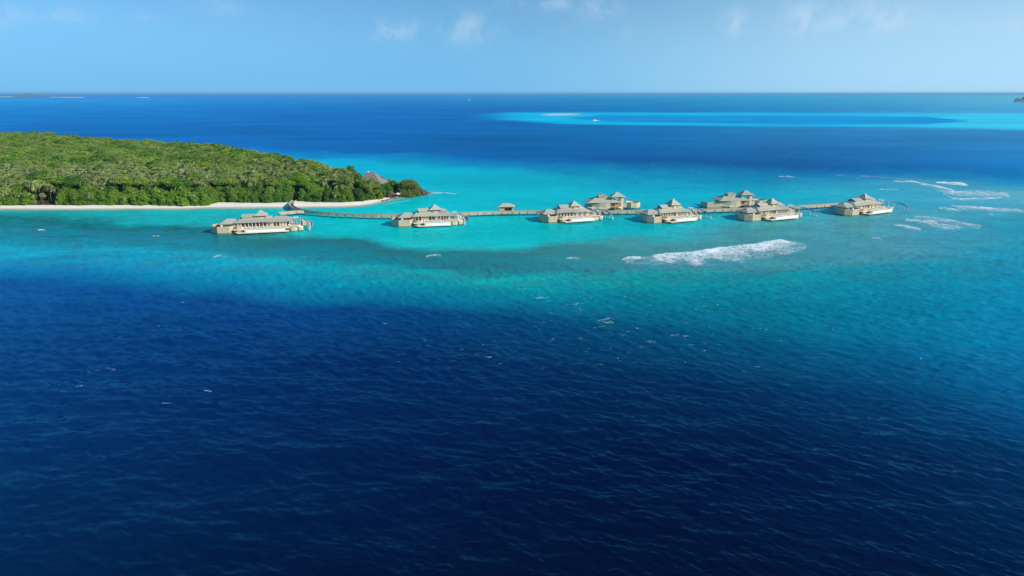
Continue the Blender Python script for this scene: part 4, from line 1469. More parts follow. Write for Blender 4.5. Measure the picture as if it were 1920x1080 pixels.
    # stilts under the deck edge
    k = 0
    x = -3.0
    while x < E + .5:
        post(v, 'stilt', x, .0, -1.5, .9, .13, M_STILT)
        x += 3.3
    for (x, y) in [(-5, 3.6), (E + 1, 6), (E + 2.6, 3.6), (E + 2.6, 6.5), (E + 6.6, 4.4), (E + 6.6, 6.4), (E + 2.6, 12), (E + 5.8, 9)]:
        post(v, 'stilt', x, y, -1.5, D - .5, .15, M_STILT)
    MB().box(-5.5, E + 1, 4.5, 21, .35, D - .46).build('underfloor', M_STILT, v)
    return v, E, D


LOUNGER = None


def lounger_parts():
    t = empty('sun_lounger')
    MB().box(-.36, .36, -1.0, .35, .22, .34).build('frame', M_TEAK, t)
    mb = MB().add([(-.34, -.98, .345), (.34, -.98, .345), (.34, .3, .345), (-.34, .3, .345), (-.34, -.98, .45), (.34, -.98, .45), (.34, .3, .45), (-.34, .3, .45)],
                  [(3, 2, 1, 0), (4, 5, 6, 7), (0, 1, 5, 4), (1, 2, 6, 5), (2, 3, 7, 6), (3, 0, 4, 7)])
    mb.build('mattress', M_CUSH, t)
    MB().add([(-.34, .31, .345), (.34, .31, .345), (.34, .95, .80), (-.34, .95, .80), (-.34, .31, .46), (.34, .31, .46), (.34, .90, .90), (-.34, .90, .90)],
             [(3, 2, 1, 0), (4, 5, 6, 7), (0, 1, 5, 4), (1, 2, 6, 5), (2, 3, 7, 6), (3, 0, 4, 7)]).build('backrest', M_CUSH, t)
    lm = None
    for (x, y) in ((-.3, -.9), (.3, -.9), (-.3, .3), (.3, .3)):
        if lm is None:
            o = MB().box(-.04, .04, -.04, .04, 0, .22).build('leg', M_TEAK, t)
            lm = o.data
        else:
            o = link_mesh('leg', lm, None, t)
        o.location = (x, y, 0)
    return t


def copy_tree(o, parent=None):
    c = o.copy()
    COL.objects.link(c)
    if parent:
        c.parent = parent
    for ch in o.children:
        copy_tree(ch, c)
    return c


def put_loungers(v, E, D, where):
    """white loungers on the sun deck between house and pool"""
    global LOUNGER
    m = Matrix.LocRotScale(v.location, v.rotation_euler, None)
    for j, (x, y, rz) in enumerate([(1.0, 6.0, .1), (3.0, 6.2, -.1), (6.5, 6.0, .2), (10.5, 6.4, .0), (E - 2.0, 6.2, -.2), (E + .2, 8.2, .5)]):
        if LOUNGER is None:
            LOUNGER = lounger_parts()
            t = LOUNGER
        else:
            t = copy_tree(LOUNGER)
        t.location = m @ Vector((x, y, D))
        t.rotation_euler = (0, 0, v.rotation_euler.z + rz)
        tag(t, 'white sun lounger on the deck of the ' + where, 'sun lounger', 'sun loungers on the deck of the ' + where)


def rear_villa(loc, deg, label, fence_left=14.0):
    """villa on the far side of the jetty, seen from its closed entrance side"""
    v = empty('overwater_villa', loc, R(deg))
    tag(v, label, 'villa', 'villas on stilts along the jetty')
    D = 2.4
    MB().prism([(-11, 4), (-4, 1.5), (8, 1.5), (13, 4), (13, 20), (-11, 20)], D - .6, D).build('deck', M_DECK, v)
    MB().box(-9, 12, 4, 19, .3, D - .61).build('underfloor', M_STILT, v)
    # closed curved wall on the entrance side
    f = fence_left
    MB().wall_path([(-f - 1, 14), (-f - 1.6, 9), (-f, 5.2), (-8, 3.8), (-3, 2.0), (1, 1.6), (4.6, 2.2)], .35, [.6] * 3 + [.2] * 4, [4.6, 4.6, 4.7, 4.8, 5.5, 5.6, 5.6]).build('entrance_wall', M_CLAD, v)
    MB().wall_path([(-f - 1, 14), (-f - 1.6, 9), (-f, 5.2), (-8, 3.8), (-3, 2.0), (1, 1.6), (4.6, 2.2)], .43, -.4, .9).build('tide_band', M_TIDE, v)
    MB().prism([(-f - .8, 13.8), (-f - 1.4, 9), (-f + .2, 5.6), (-8, 4.4), (-8, 13)], 1.2, 1.6).build('court_deck', M_STILT, v)
    MB().box(-8, 11, 5.4, 18, D, 6).build('wall', M_CLAD, v)
    # porch with warm timber
    MB().box(5.2, 11.2, 4.9, 5.3, D, 5.6).build('porch_wall', M_WARM, v)
    for x in (5.2, 8.2, 11.2):
        post(v, 'column', x, 2.6, D, 5.8, .16, M_WOOD)
    MB().wall_path([(4.6, 2.0), (9.8, 1.8)], .2, D, D + .9).build('porch_rail', M_WOOD, v)
    MB().hip(-11.5, 12.6, 1.6, 19.5, 6.0, 3.2, (8.0, 8.6)).build('main_roof', M_ROOF, v)
    MB().box(-3.0, 2.6, 7.6, 12.6, 8.6, 10.0).build('roof_box', M_CLAD, v)
    MB().hip(-3.4, 3.0, 7.2, 13.0, 10.2, .5, 2.2).build('upper_roof', M_ROOF, v)
    # round tower
    MB().prism(octa(13.0, 6.5, 1.75, 1.75, 0, 20), .3, 9.6).build('round_tower', M_WOOD, v)
    MB().hip(5.4, 15.6, 3.4, 12.0, 9.75, 2.7, (4.4, 4.6)).build('tower_roof', M_ROOF, v)
    for (x, y) in ((6.6, 4.6), (6.6, 10.8), (14.4, 10.8)):
        post(v, 'column', x, y, 6, 9.8, .15, M_COL)
    MB().wall_path([(6.6, 4.6), (6.6, 10.8), (14.2, 10.8)], .12, 8.0, 9.0).build('terrace_rail', M_COL, v)
    # octagonal terrace on the right with a high rim
    pod = octa(22.0, 9.0, 5.4, 5.0)
    MB().prism(pod, 2.0, 2.4).build('terrace_deck', M_DECK, v)
    MB().wall_path(pod, .3, 1.6, 5.2, True).build('terrace_wall', M_WOOD, v)
    MB().box(14, 18, 6, 11, 1.9, 2.38).build('bridge', M_DECK, v)
    MB().wall_path([(14.6, 5.9), (17.2, 5.9)], .25, 1.8, 5.0).build('link_wall', M_CLAD, v)
    for i, (x, y) in enumerate(pod[4:] + pod[:2]):
        post(v, 'stilt', x, y, -1.5, 2.0, .15, M_STILT)
    for (x, y) in [(-f, 6), (-f + 4, 5), (-8, 4), (-4, 2), (0, 2), (4, 2.4), (8, 2), (-f, 10), (12, 4)]:
        post(v, 'stilt', x, y, -1.5, 1.9, .16, M_STILT)
    slide_part(v, [(15.5, 11.5, 7.6), (18, 14, 7.0), (22, 15.6, 5.8), (26, 15.2, 4.4), (29, 17, 2.6), (30, 20, .6)])
    # bridge back to the jetty
    MB().box(6.4, 8.8, -7.5, 1.5, 1.9, 2.35).build('bridge', M_WALK, v)
    MB().box(6.3, 6.45, -7.5, 1.4, 2.36, 3.4).build('bridge_rail', M_WOOD, v)
    MB().box(8.75, 8.9, -7.5, 1.4, 2.36, 3.4).build('bridge_rail', M_WOOD, v)
    return v


def place_front(px, py, deg, label, where, L=0.0, seed=0, **kw):
    """px, py: where the photograph shows the left end of the pool at its foot (about a metre over the water)"""
    v, E, D = villa(at(px, py, 1.2).to_2d().to_3d(), deg, label, L, seed, **kw)
    put_loungers(v, E, D, where)
    return v


place_front(457, 436.5, 14, 'longest villa, alone off the beach in front of the jetty foot', 'longest villa near the beach', 8.0, 1, P=23.0, sx_scale=.75)
place_front(795, 423.5, 13, 'small villa left of the jetty pavilion, with its slide curling over the water', 'villa left of the jetty pavilion', -.4, 2, sx_scale=.5)
place_front(1070, 415.5, 19, 'villa partly hiding the rear villa with the round tower, right of the pavilion', 'villa right of the pavilion', -.3, 3, cs=.8)
place_front(1267, 415.5, 24, 'villa with a steep pyramid lookout roof between the two rear villas', 'villa with the steep pyramid roof', -1.0, 5, cs=.82, tall=.7)
place_front(1454, 411.5, 24, 'villa in front of the right rear villa, sixth along the jetty', 'villa in front of the right rear villa', 2.5, 4, sx_scale=1.45, tall=.3)
place_front(1636, 400.5, 29, 'last villa at the outer end of the jetty facing the surf', 'last villa at the end of the jetty', 4.0, 6, sx_scale=1.75, slide=False, tall=.2)
rear_villa(at(1133, 396.5, 0.0), 4, 'left rear villa behind the jetty with a round tower and octagonal terrace', 8.0)
rear_villa(at(1379, 392.5, 0.0), 8, 'right rear villa behind the jetty with a long curved wall and round tower', 19.0)


# ------------------------------------------------------------------ the jetty
def resample(pts, step):
    pts = [Vector(p) for p in pts]
    out = []
    for i in range(len(pts) - 1):
        p0, p1, p2, p3 = pts[max(i - 1, 0)], pts[i], pts[i + 1], pts[min(i + 2, len(pts) - 1)]
        n = max(1, round((p2 - p1).length / step))
        for k in range(n):
            t = k / n
            out.append(0.5 * ((2 * p1) + (-p0 + p2) * t + (2 * p0 - 5 * p1 + 4 * p2 - p3) * t * t + (-p0 + 3 * p1 - 3 * p2 + p3) * t ** 3))
    out.append(pts[-1])
    return out


def offset_path(pts, d):
    o = []
    for i, p in enumerate(pts):
        t = (pts[min(i + 1, len(pts) - 1)] - pts[max(i - 1, 0)]).normalized()
        o.append(Vector((p.x - t.y * d, p.y + t.x * d)))
    return o


def walkway(name, px_pts, label, width=2.6, z=2.3, rail=.8, start_z=None, step=3.0):
    j = empty(name, (0, 0, 0))
    path = resample([at(x, y).to_2d() for x, y in px_pts], step)
    n = len(path)
    zs = [z] * n
    if start_z is not None:
        acc = 0
        for i in range(n):
            if i:
                acc += (path[i] - path[i - 1]).length
            zs[i] = start_z + (z - start_z) * min(1, acc / 22)
    MB().wall_path(path, width, [q - .35 for q in zs], zs).build('deck', M_WALK, j)
    for sgn in (-1, 1):
        op = offset_path(path, sgn * (width / 2 + .12))
        MB().wall_path(op, .2, [q - .75 for q in zs], [q + rail for q in zs]).build('side_boarding', M_JETTY, j)
        op = offset_path(path, sgn * (width / 2 + .12))
        MB().wall_path(op, .34, [q + rail + .004 for q in zs], [q + rail + .1 for q in zs]).build('handrail', M_WALK, j)
    acc = 0
    for i in range(1, n):
        acc += (path[i] - path[i - 1]).length
        if acc > 4.4 and zs[i] > 2:
            acc = 0
            t = (path[i] - path[i - 1]).normalized()
            for s in (-1, 1):
                post(j, 'pile', path[i].x - t.y * s * (width / 2 + .34), path[i].y + t.x * s * (width / 2 + .34), -1.5, z + .5, .15, M_STILT, 5)
    tag(j, label, 'jetty')
    return j


JETTY = [(553, 380.5), (547, 386), (546, 391), (551, 396), (561, 400), (575, 403), (606, 406.3), (650, 409), (700, 411), (745, 411.2), (800, 410), (870, 407.6), (915, 405.4), (960, 404.4), (1015, 403.6),
         (1100, 404), (1200, 403), (1290, 401.3), (1383, 399), (1450, 396.6), (1520, 393), (1560, 390.2), (1592, 387.6)]
walkway('wooden_jetty', JETTY, 'long timber walkway curving from the beach past all the villas', start_z=1.6)
walkway('wooden_jetty', [(570, 403), (548, 404.6), (524, 407)], 'short side walkway from the jetty bend to the longest villa')
for (a, b, lab) in [((768, 411), (770, 416), 'short bridge from the jetty to the villa left of the pavilion'), ((1046, 403.9), (1046, 408), 'short bridge to the villa right of the pavilion'),
                    ((1232, 402.5), (1236, 407), 'short bridge to the villa with the pyramid roof'), ((1424, 397.6), (1424, 402), 'short bridge to the villa in front of the right rear villa')]:
    walkway('bridge', [a, b], lab, 2.2)


def pavilion():
    p = at(949, 403.2)
    t = empty('pavilion', (p.x, p.y + 3.2, 0), R(2))
    tag(t, 'small open-fronted pavilion with a hipped shingle roof on the jetty', 'pavilion')
    MB().box(-5.4, 5.4, -1.6, 5.5, 1.9, 2.38).build('deck', M_WALK, t)
    MB().box(-5.0, -1.0, -1.1, -.8, 2.38, 5.4).build('wall', M_CLAD, t)
    MB().box(3.8, 5.0, -1.1, -.8, 2.38, 5.4).build('wall', M_WOOD, t)
    MB().box(-5.0, 5.0, 4.6, 4.9, 2.38, 5.4).build('wall', M_CLAD, t)
    MB().box(-5.0, -4.7, -.79, 4.59, 2.38, 5.4).build('wall', M_CLAD, t)
    MB().box(4.7, 5.0, -.79, 4.59, 2.38, 5.4).build('wall', M_CLAD, t)
    MB().box(.2, 1.9, 1.2, 3.0, 2.38, 4.3).build('counter', M_WARM, t)
    MB().hip(-6.0, 6.0, -2.2, 6.0, 5.45, 1.9, 3.6).build('roof', M_ROOF, t)
    for x in (-5, -1.7, 1.7, 5):
        for y in (-1, 5):
            post(t, 'pile', x, y, -1.5, 1.9, .16, M_STILT)


pavilion()
p = at(929.5, 402.0, 3.3)
t = empty('jetty_lamp', (p.x, p.y, 2.3))
MB().tube([(0, 0, 0), (0, 0, 1.6)], .1, 6).build('post', M_WOOD, t)
MB().prism(octa(0, 0, .32, .32), 1.6, 2.1).build('lamp_head', M_CUSH, t)
tag(t, 'small lamp post with a pale head on the jetty just left of the pavilion', 'lamp')


# ------------------------------------------------------------------ buildings on the island
def beach_house():
    p = at(698, 353.5, 2.0)
    t = empty('beach_house', (p.x, p.y, 2.4), R(-12))
    tag(t, 'beach house with a big dark hipped thatch roof near the headland', 'house')
    MB().box(-8.2, 8.2, -4.5, 6.5, 0, 4.6).build('wall', M_CLAD, t)
    MB().box(4.6, 8.6, -4.9, -4.55, 0.6, 3.6).build('white_panel', M_WHITE, t)
    MB().box(.8, 3.8, -4.7, -4.52, .2, 3.8).build('window', M_GLASS, t)
    MB().hip(-11.6, 11.6, -7.8, 9.6, 4.8, 8.6, (7.2, 9.6)).build('roof', M_THATCH, t)
    MB().hip(-4.2, -2.2, .0, 1.6, 13.3, .8, .7).build('roof_cap', M_COL, t)
    for x in (-8.6, -3, 3, 8.8):
        post(t, 'column', x, -6.4, 0, 4.6, .18, M_WOOD)


beach_house()
p = at(93, 351, 6)
t = empty('thatched_hut', (p.x, p.y, 0.8), .3)
tag(t, 'tan thatched hut roof showing between the palms at left', 'hut')
MB().box(-2.6, 2.6, -2.2, 2.2, 0, 7.4).build('wall', M_WOOD, t)
MB().hip(-4.2, 4.2, -4.0, 4.0, 7.4, 3.4, 3.4).build('roof', M_THATCH_T, t)
p = at(487, 312, 9)
t = empty('thatched_hut', (p.x, p.y, 1.0), -.2)
tag(t, 'brown hut roof just above the treetops below the skyline', 'hut')
MB().box(-4, 4, -3, 3, 0, 9.5).build('wall', M_WOOD, t)
MB().hip(-6, 6, -5, 5, 9.5, 3.6, 4.4).build('roof', M_THATCH, t)
p = at(278, 316, 10)
t = empty('white_arch', (p.x, p.y, 2.0), 0)
tag(t, 'small white arch rising out of the palm canopy', 'arch')
MB().tube([(-1.6, 0, 0), (-1.6, 0, 13.0), (-1.2, 0, 14.6), (0, 0, 15.4), (1.2, 0, 14.6), (1.6, 0, 13.0), (1.6, 0, 0)], .45, 6).build('frame', M_WHITE, t)
MB().box(-1.2, -.2, -.2, .2, 10, 14.4).build('sheet', M_WHITE, t)
p = at(746, 369.5, 1.2)
t = empty('parasol', (p.x, p.y, 1.0), 0)
tag(t, 'white beach parasol by the rocks under the headland trees', 'parasol')
MB().tube([(0, 0, 0), (0, 0, 3.0)], .06, 5).build('pole', M_COL, t)
cv = [(0, 0, 3.7)] + [(x, y, 2.6) for x, y in octa(0, 0, 2.2, 2.2)]
MB().add(cv, [(0, 1 + i, 1 + (i + 1) % 8) for i in range(8)] + [tuple(range(8, 0, -1))]).build('canopy', M_WHITE, t)


# rocks along the headland
def rock_mesh(seed):
    rng = np.random.default_rng(seed)
    bm = bmesh.new()
    bmesh.ops.create_icosphere(bm, subdivisions=2, radius=1)
    for v in bm.verts:
        d = v.co.normalized()
        k = 1 + 0.32 * math.sin(d.x * 4 + seed) * math.cos(d.y * 5 + seed * 2) + rng.uniform(-.12, .12)
        v.co = Vector((d.x * k, d.y * k * .8, max(-.4, d.z * k * .6)))
    me = bpy.data.meshes.new('rock')
    bm.to_mesh(me)
    bm.free()
    me.materials.append(M_ROCK)
    return me


ROCKS = [rock_mesh(i) for i in range(4)]
rr = random.Random(5)
k = 0
for i in range(70):
    t_ = rr.random()
    x = 716 + t_ * 92
    ysh = np.interp(x, [q[0] for q in SHORE_PX], [q[1] for q in SHORE_PX])
    p = at(x, ysh - rr.uniform(.1, 1.5) * (1.8 if x < 745 else 1), .3)
    s = rr.uniform(.5, 1.5) * (1.0 if x > 745 else .7)
    o = link_mesh('rock', ROCKS[i % 4])
    o.location = (p.x, p.y, zg(p.x, p.y) + s * .12)
    o.scale = (s * rr.uniform(1, 1.6), s, s * rr.uniform(.7, 1.1))
    o.rotation_euler = (0, 0, rr.uniform(0, 6))
    where = 'on the sand below the beach house' if x < 745 else 'along the foot of the headland dome' if x < 785 else 'at the outer tip of the headland'
    tag(o, 'dark grey rock ' + where, 'rock', 'rocks ' + where)

# ------------------------------------------------------------------ surf and whitecaps
def foam_material(name, edge, scale, soft):
    m, nt, b = new_mat(name)
    geo = node(nt, 'ShaderNodeNewGeometry')
    at_ = node(nt, 'ShaderNodeAttribute', attribute_name='cover')
    mp = node(nt, 'ShaderNodeMapping', ins={'Scale': (0.75, 1.0, 1.0)})
    nt.links.new(geo.outputs['Position'], mp.inputs[0])
    n1 = node(nt, 'ShaderNodeTexNoise', ins={'Scale': scale, 'Detail': 8.0, 'Roughness': 0.74, 'Distortion': 1.2})
    nt.links.new(mp.outputs[0], n1.inputs['Vector'])
    s = math_node(nt, 'ADD', n1.outputs[0], math_node(nt, 'MULTIPLY', math_node(nt, 'SUBTRACT', at_.outputs['Fac'], 0.9), 0.42))
    al = map_range(nt, s, edge, edge + soft)
    nt.links.new(math_node(nt, 'MULTIPLY', al, 0.92 if soft < .26 else 0.95 if soft > .3 else 0.7), b.inputs['Alpha'])
    b.inputs['Base Color'].default_value = (0.82, 0.95, 1.0, 1)
    b.inputs['Roughness'].default_value = 0.9
    b.inputs['Specular IOR Level'].default_value = 0.1
    bp = node(nt, 'ShaderNodeBump', ins={'Strength': 0.6, 'Distance': 0.4})
    nt.links.new(n1.outputs[0], bp.inputs['Height'])
    nt.links.new(bp.outputs[0], b.inputs['Normal'])
    return m


M_SURF = foam_material('surf_foam', 0.46, 0.75, 0.24)
M_CAP = foam_material('whitecap_foam', 0.47, 1.3, 0.35)
M_CAP.node_tree.nodes['Principled BSDF'].inputs['Base Color'].default_value = (0.70, 0.90, 1.0, 1)
M_THIN = foam_material('thin_foam', 0.47, 0.5, 0.28)


def foam_patch(top, bot, crest=0.6, lift=0.12, dens=(1.15, 0.62), nu=90, nv=16):
    """a foam sheet between two pixel polylines (upper = wave crest, lower = trailing foam)"""
    def res(P, t):
        P = np.array(P, float)
        s = np.concatenate([[0], np.cumsum(np.hypot(*np.diff(P, axis=0).T))])
        s /= s[-1]
        return np.interp(t, s, P[:, 0]), np.interp(t, s, P[:, 1])
    t = np.linspace(0, 1, nu)
    ax, ay = res(top, t)
    bx, by = res(bot, t)
    g = np.linspace(0, 1, nv)[None, :]
    PX = ax[:, None] * (1 - g) + bx[:, None] * g
    PY = ay[:, None] * (1 - g) + by[:, None] * g
    PY = PY + (fbm(PX / 9, PY / 3, 5, 3) - .5) * 2.0 * (1 - g * .3)
    x, u = (PX - 960) / F_PX, (540 - PY) / F_PX
    dy, dz = CP + u * SP, -SP + u * CP
    tt = -CAM_H / dz
    X, Y = x * tt, dy * tt
    Z = sea_height(X, Y) + lift + crest * np.exp(-((g - .10) / .16) ** 2) * np.sin(np.pi * np.clip(t, 0.02, .98))[:, None] ** .5
    Z[:, 0] = sea_height(X[:, 0], Y[:, 0]) - .05
    end = np.minimum(smooth(0, .06, t), smooth(1, .90, t))[:, None]
    side = np.minimum(1, g * 9 + .25) * np.minimum(1, (1 - g) * 3.5)
    cov = (dens[0] * (1 - g) + dens[1] * g) * (0.30 + 0.70 * end) * (0.40 + 0.60 * side)
    cov = cov + 0.06 + (fbm(X / 7, Y / 7, 15, 3) - 0.5) * 0.7
    idx = np.arange(nu * nv).reshape(nu, nv)
    F = np.stack([idx[:-1, :-1], idx[:-1, 1:], idx[1:, 1:], idx[1:, :-1]], -1).reshape(-1, 4)
    return np.stack([X, Y, Z], -1).reshape(-1, 3), F, cov.reshape(-1)


def foam_object(name, patches, mat):
    Vs, Fs, Cs, off = [], [], [], 0
    for V, F, C in patches:
        Vs.append(V)
        Fs.append(F + off)
        Cs.append(C)
        off += len(V)
    V = np.concatenate(Vs)
    me = np_mesh(name, V, np.concatenate(Fs), True)
    a = me.attributes.new('cover', 'FLOAT', 'POINT')
    a.data.foreach_set('value', np.concatenate(Cs).astype(np.float32))
    return link_mesh(name, me, mat)


def band(pts, th, **kw):
    top = [(x, y) for x, y in pts]
    bot = [(x, y + (th[i] if isinstance(th, (list, tuple)) else th)) for i, (x, y) in enumerate(pts)]
    return foam_patch(top, bot, **kw)


o = foam_object('breaking_wave', [foam_patch(
    [(1214, 480.5), (1240, 476), (1270, 474), (1300, 472.5), (1335, 467), (1350, 464), (1362, 464.5), (1380, 461), (1410, 458), (1435, 452.5), (1460, 448.5), (1478, 452), (1492, 456)],
    [(1217, 487), (1235, 494), (1262, 501), (1290, 503), (1306, 509), (1325, 498), (1345, 495), (1365, 497), (1400, 496), (1430, 496), (1455, 492), (1482, 484), (1508, 472)],
    0.9, .12, (1.36, .60), 240, 26)], M_SURF)
tag(o, 'largest white breaker rolling over the reef in front of the villas', 'wave')
o = foam_object('breaking_wave', [foam_patch([(1162, 487), (1175, 483), (1190, 482), (1206, 483)], [(1165, 490), (1178, 493), (1190, 492), (1204, 487)], 0.7, .12, (1.0, .55), 60, 12)], M_SURF)
tag(o, 'short white breaker just left of the largest one', 'wave')
for lab, pts, th, cr, dn in [
    ('long curling line of surf on the outer reef beyond the last villa', [(1670, 339), (1690, 339.5), (1710, 339.5), (1728, 343), (1745, 346), (1762, 349), (1780, 354), (1798, 360)], [2, 4, 4, 5, 6, 8, 9, 7], .5, (1.25, .7)),
    ('bright short breaker farthest out on the reef edge', [(1752, 341), (1775, 342), (1795, 342), (1808, 344.5), (1818, 348)], [2.5, 5, 7, 6, 2.5], .7, (1.35, .85)),
    ('thin white wave edge running flat across the reef', [(1764, 360.5), (1775, 365), (1786, 370.5), (1805, 372), (1835, 372), (1865, 370), (1888, 369)], [2.5, 3.5, 4.5, 5, 5, 4.5, 3], .4, (1.2, .7)),
    ('faint streak of surf above the last villa', [(1643, 355.5), (1660, 354.6), (1690, 355)], [1.5, 2, 1], .3, (1.1, .7)),
    ('pair of churned foam patches right of the last villa slide', [(1756, 388.5), (1770, 388.5), (1785, 391), (1805, 395)], [4, 7, 7, 5], .4, (1.12, .7)),
    ('long pale foam streak right of the last villa', [(1778, 384), (1795, 386), (1820, 386.5), (1845, 388), (1870, 392)], [3, 5, 6, 6, 4], .4, (1.12, .62)),
    ('broad foam sheet of a broken wave below the last villa slide', [(1694, 410.5), (1705, 411), (1730, 413), (1752, 415), (1775, 421), (1808, 427)], [6, 9, 14, 16, 13, 6], .45, (1.12, .66)),
    ('narrow foam tongue nearest the foot of the last villa', [(1672, 421.5), (1690, 421), (1705, 424), (1730, 430)], [3, 7, 9, 6], .4, (1.12, .6)),
    ('small whitecap crest far right among the reef waves', [(1853, 403), (1858, 402), (1864, 404)], [1, 2.5, 1], .3, (1.3, .8)),
    ('small breaker on the near reef edge at the left', [(797, 480.5), (812, 477.5), (830, 478)], [3, 7, 4], .5, (.92, .62)),
    ('short whitecap left of the main breaker on the reef', [(1060, 484), (1075, 483), (1090, 485)], [3, 5.5, 3], .4, (.9, .6)),
    ('lone whitecap off the left beach', [(70, 431.5), (78, 430.8), (87, 432)], [2, 3, 1.5], .4, (1.2, .8)),
    ('thin whitecap between the beach and the longest villa', [(284, 443), (292, 442), (300, 443)], [2, 3.5, 1.5], .3, (1.1, .75)),
    ('thin line of white water off the left reef edge', [(398, 481), (410, 480), (428, 481)], [2, 3, 1.5], .4, (1.05, .7)),
    ('small broken crest just in front of the last villa', [(1634, 446), (1645, 446), (1658, 449)], [2, 4, 2], .4, (1.05, .7)),
    ('far off breaker line behind the right rear villa', [(1460, 330), (1476, 330.5), (1492, 332.5)], [2, 2.5, 1.5], .4, (1.1, .8)),
    ('white wash where the sea meets the headland rocks', [(806, 361.3), (822, 361), (838, 362), (860, 364)], [2.5, 2.5, 2, 1.2], .25, (1.15, .7)),
]:
    o = foam_object('breaking_wave', [band(pts, th, crest=cr, dens=dn, nu=80, nv=9)], M_SURF)
    tag(o, lab, 'wave')

# thin lacy foam left behind on the reef
thin = [foam_patch([(1165, 486), (1190, 480), (1230, 478), (1300, 474)], [(1170, 498), (1200, 500), (1240, 503), (1300, 506)], 0, .1, (.95, .8), 60, 14),
        foam_patch([(1740, 352), (1780, 358), (1830, 356), (1900, 362)], [(1770, 362), (1800, 371), (1840, 372), (1905, 371)], 0, .1, (1.12, 1.12), 60, 14),
        foam_patch([(1710, 404), (1760, 407), (1800, 414), (1850, 424)], [(1700, 418), (1750, 422), (1800, 432), (1850, 434)], 0, .1, (1.12, .84), 60, 14),
        foam_patch([(1790, 388), (1840, 388), (1900, 390), (1930, 393)], [(1790, 396), (1840, 398), (1900, 400), (1930, 402)], 0, .1, (1.12, .84), 60, 12),
        foam_patch([(1470, 448), (1500, 453), (1510, 458), (1516, 462)], [(1440, 488), (1465, 486), (1490, 478), (1510, 470)], 0, .1, (1.12, .84), 40, 14),
        foam_patch([(1240, 492), (1280, 494), (1330, 488), (1420, 484)], [(1250, 506), (1290, 510), (1340, 502), (1430, 494)], 0, .1, (.86, .5), 60, 12),
        foam_patch([(1560, 326), (1640, 330), (1700, 334), (1760, 338)], [(1560, 331), (1640, 335), (1700, 339), (1760, 342)], 0, .1, (.84, .8), 60, 8),
        foam_patch([(715, 384), (730, 380), (750, 377), (770, 374)], [(722, 387), (738, 383), (756, 379), (775, 376)], 0, .1, (.95, .85), 30, 8)]
o = foam_object('lacy_foam', thin, M_THIN)
tag(o, 'thin lacy foam spreading over the reef', None, None, 'stuff')

# scattered whitecaps
caps = []
spread_far = [(x, 306 + (x - 1100) * .034 + 8 * math.sin(x), 3 + 3 * math.sin(x * 3) ** 2) for x in range(1110, 1925, 17)]
wr = np.random.default_rng(4)
fixed = [(450, 533, 7), (422, 545, 3), (440, 546, 3), (343, 567, 6), (297, 612, 7), (208, 689, 15), (214, 693, 9), (172, 697, 14), (184, 694, 8), (120, 734, 10), (150, 724, 14), (438, 561, 9), (312, 757, 16), (390, 734, 12), (1093, 547, 8), (1017, 556, 20), (985, 541, 9),
         (1050, 565, 6), (1078, 570, 14), (1090, 578, 9), (1035, 588, 7), (1120, 583, 6), (1135, 598, 22), (1140, 603, 18), (1125, 612, 20), (1317, 555, 6), (1305, 579, 6), (1190, 583, 5), (1210, 592, 6), (1265, 627, 14), (1285, 630, 14),
         (1295, 645, 9), (1220, 640, 16), (1200, 652, 10), (1195, 617, 9), (1240, 655, 8), (1280, 655, 6), (722, 607, 8), (795, 640, 8), (830, 618, 8), (747, 678, 10), (895, 665, 12), (915, 670, 14), (938, 682, 7), (865, 655, 7), (805, 650, 5),
         (1420, 687, 9), (1393, 695, 5), (1380, 662, 4), (1660, 620, 9), (1335, 625, 9), (1330, 612, 7), (1150, 600, 9)]
for i in range(120):
    x = wr.normal(1110, 220)
    y = wr.uniform(545, 690)
    fixed.append((x, y, wr.uniform(3, 8)))
for (x, y, w) in fixed + [(a + wr.uniform(-8, 8), b + wr.uniform(4, 22), c) for a, b, c in spread_far]:
    tilt = wr.uniform(-.25, .35)
    if (x, y, w) in fixed[:49]:
        w *= 1.4
    h = max(1.2, min(3.2, w * wr.uniform(.08, .2)))
    pts = [(x - w / 2, y - tilt * w / 2), (x - w * .1, y + wr.uniform(-.6, .2)), (x + w * .2, y + wr.uniform(-.5, .5)), (x + w / 2, y + tilt * w / 2)]
    caps.append(band(pts, [h * .5, h, h * .9, h * .4], crest=.12, lift=.05, dens=(1.1, .8), nu=14, nv=5))
o = foam_object('whitecaps', caps, M_CAP)
tag(o, 'scattered small whitecaps on the open sea', None, None, 'stuff')


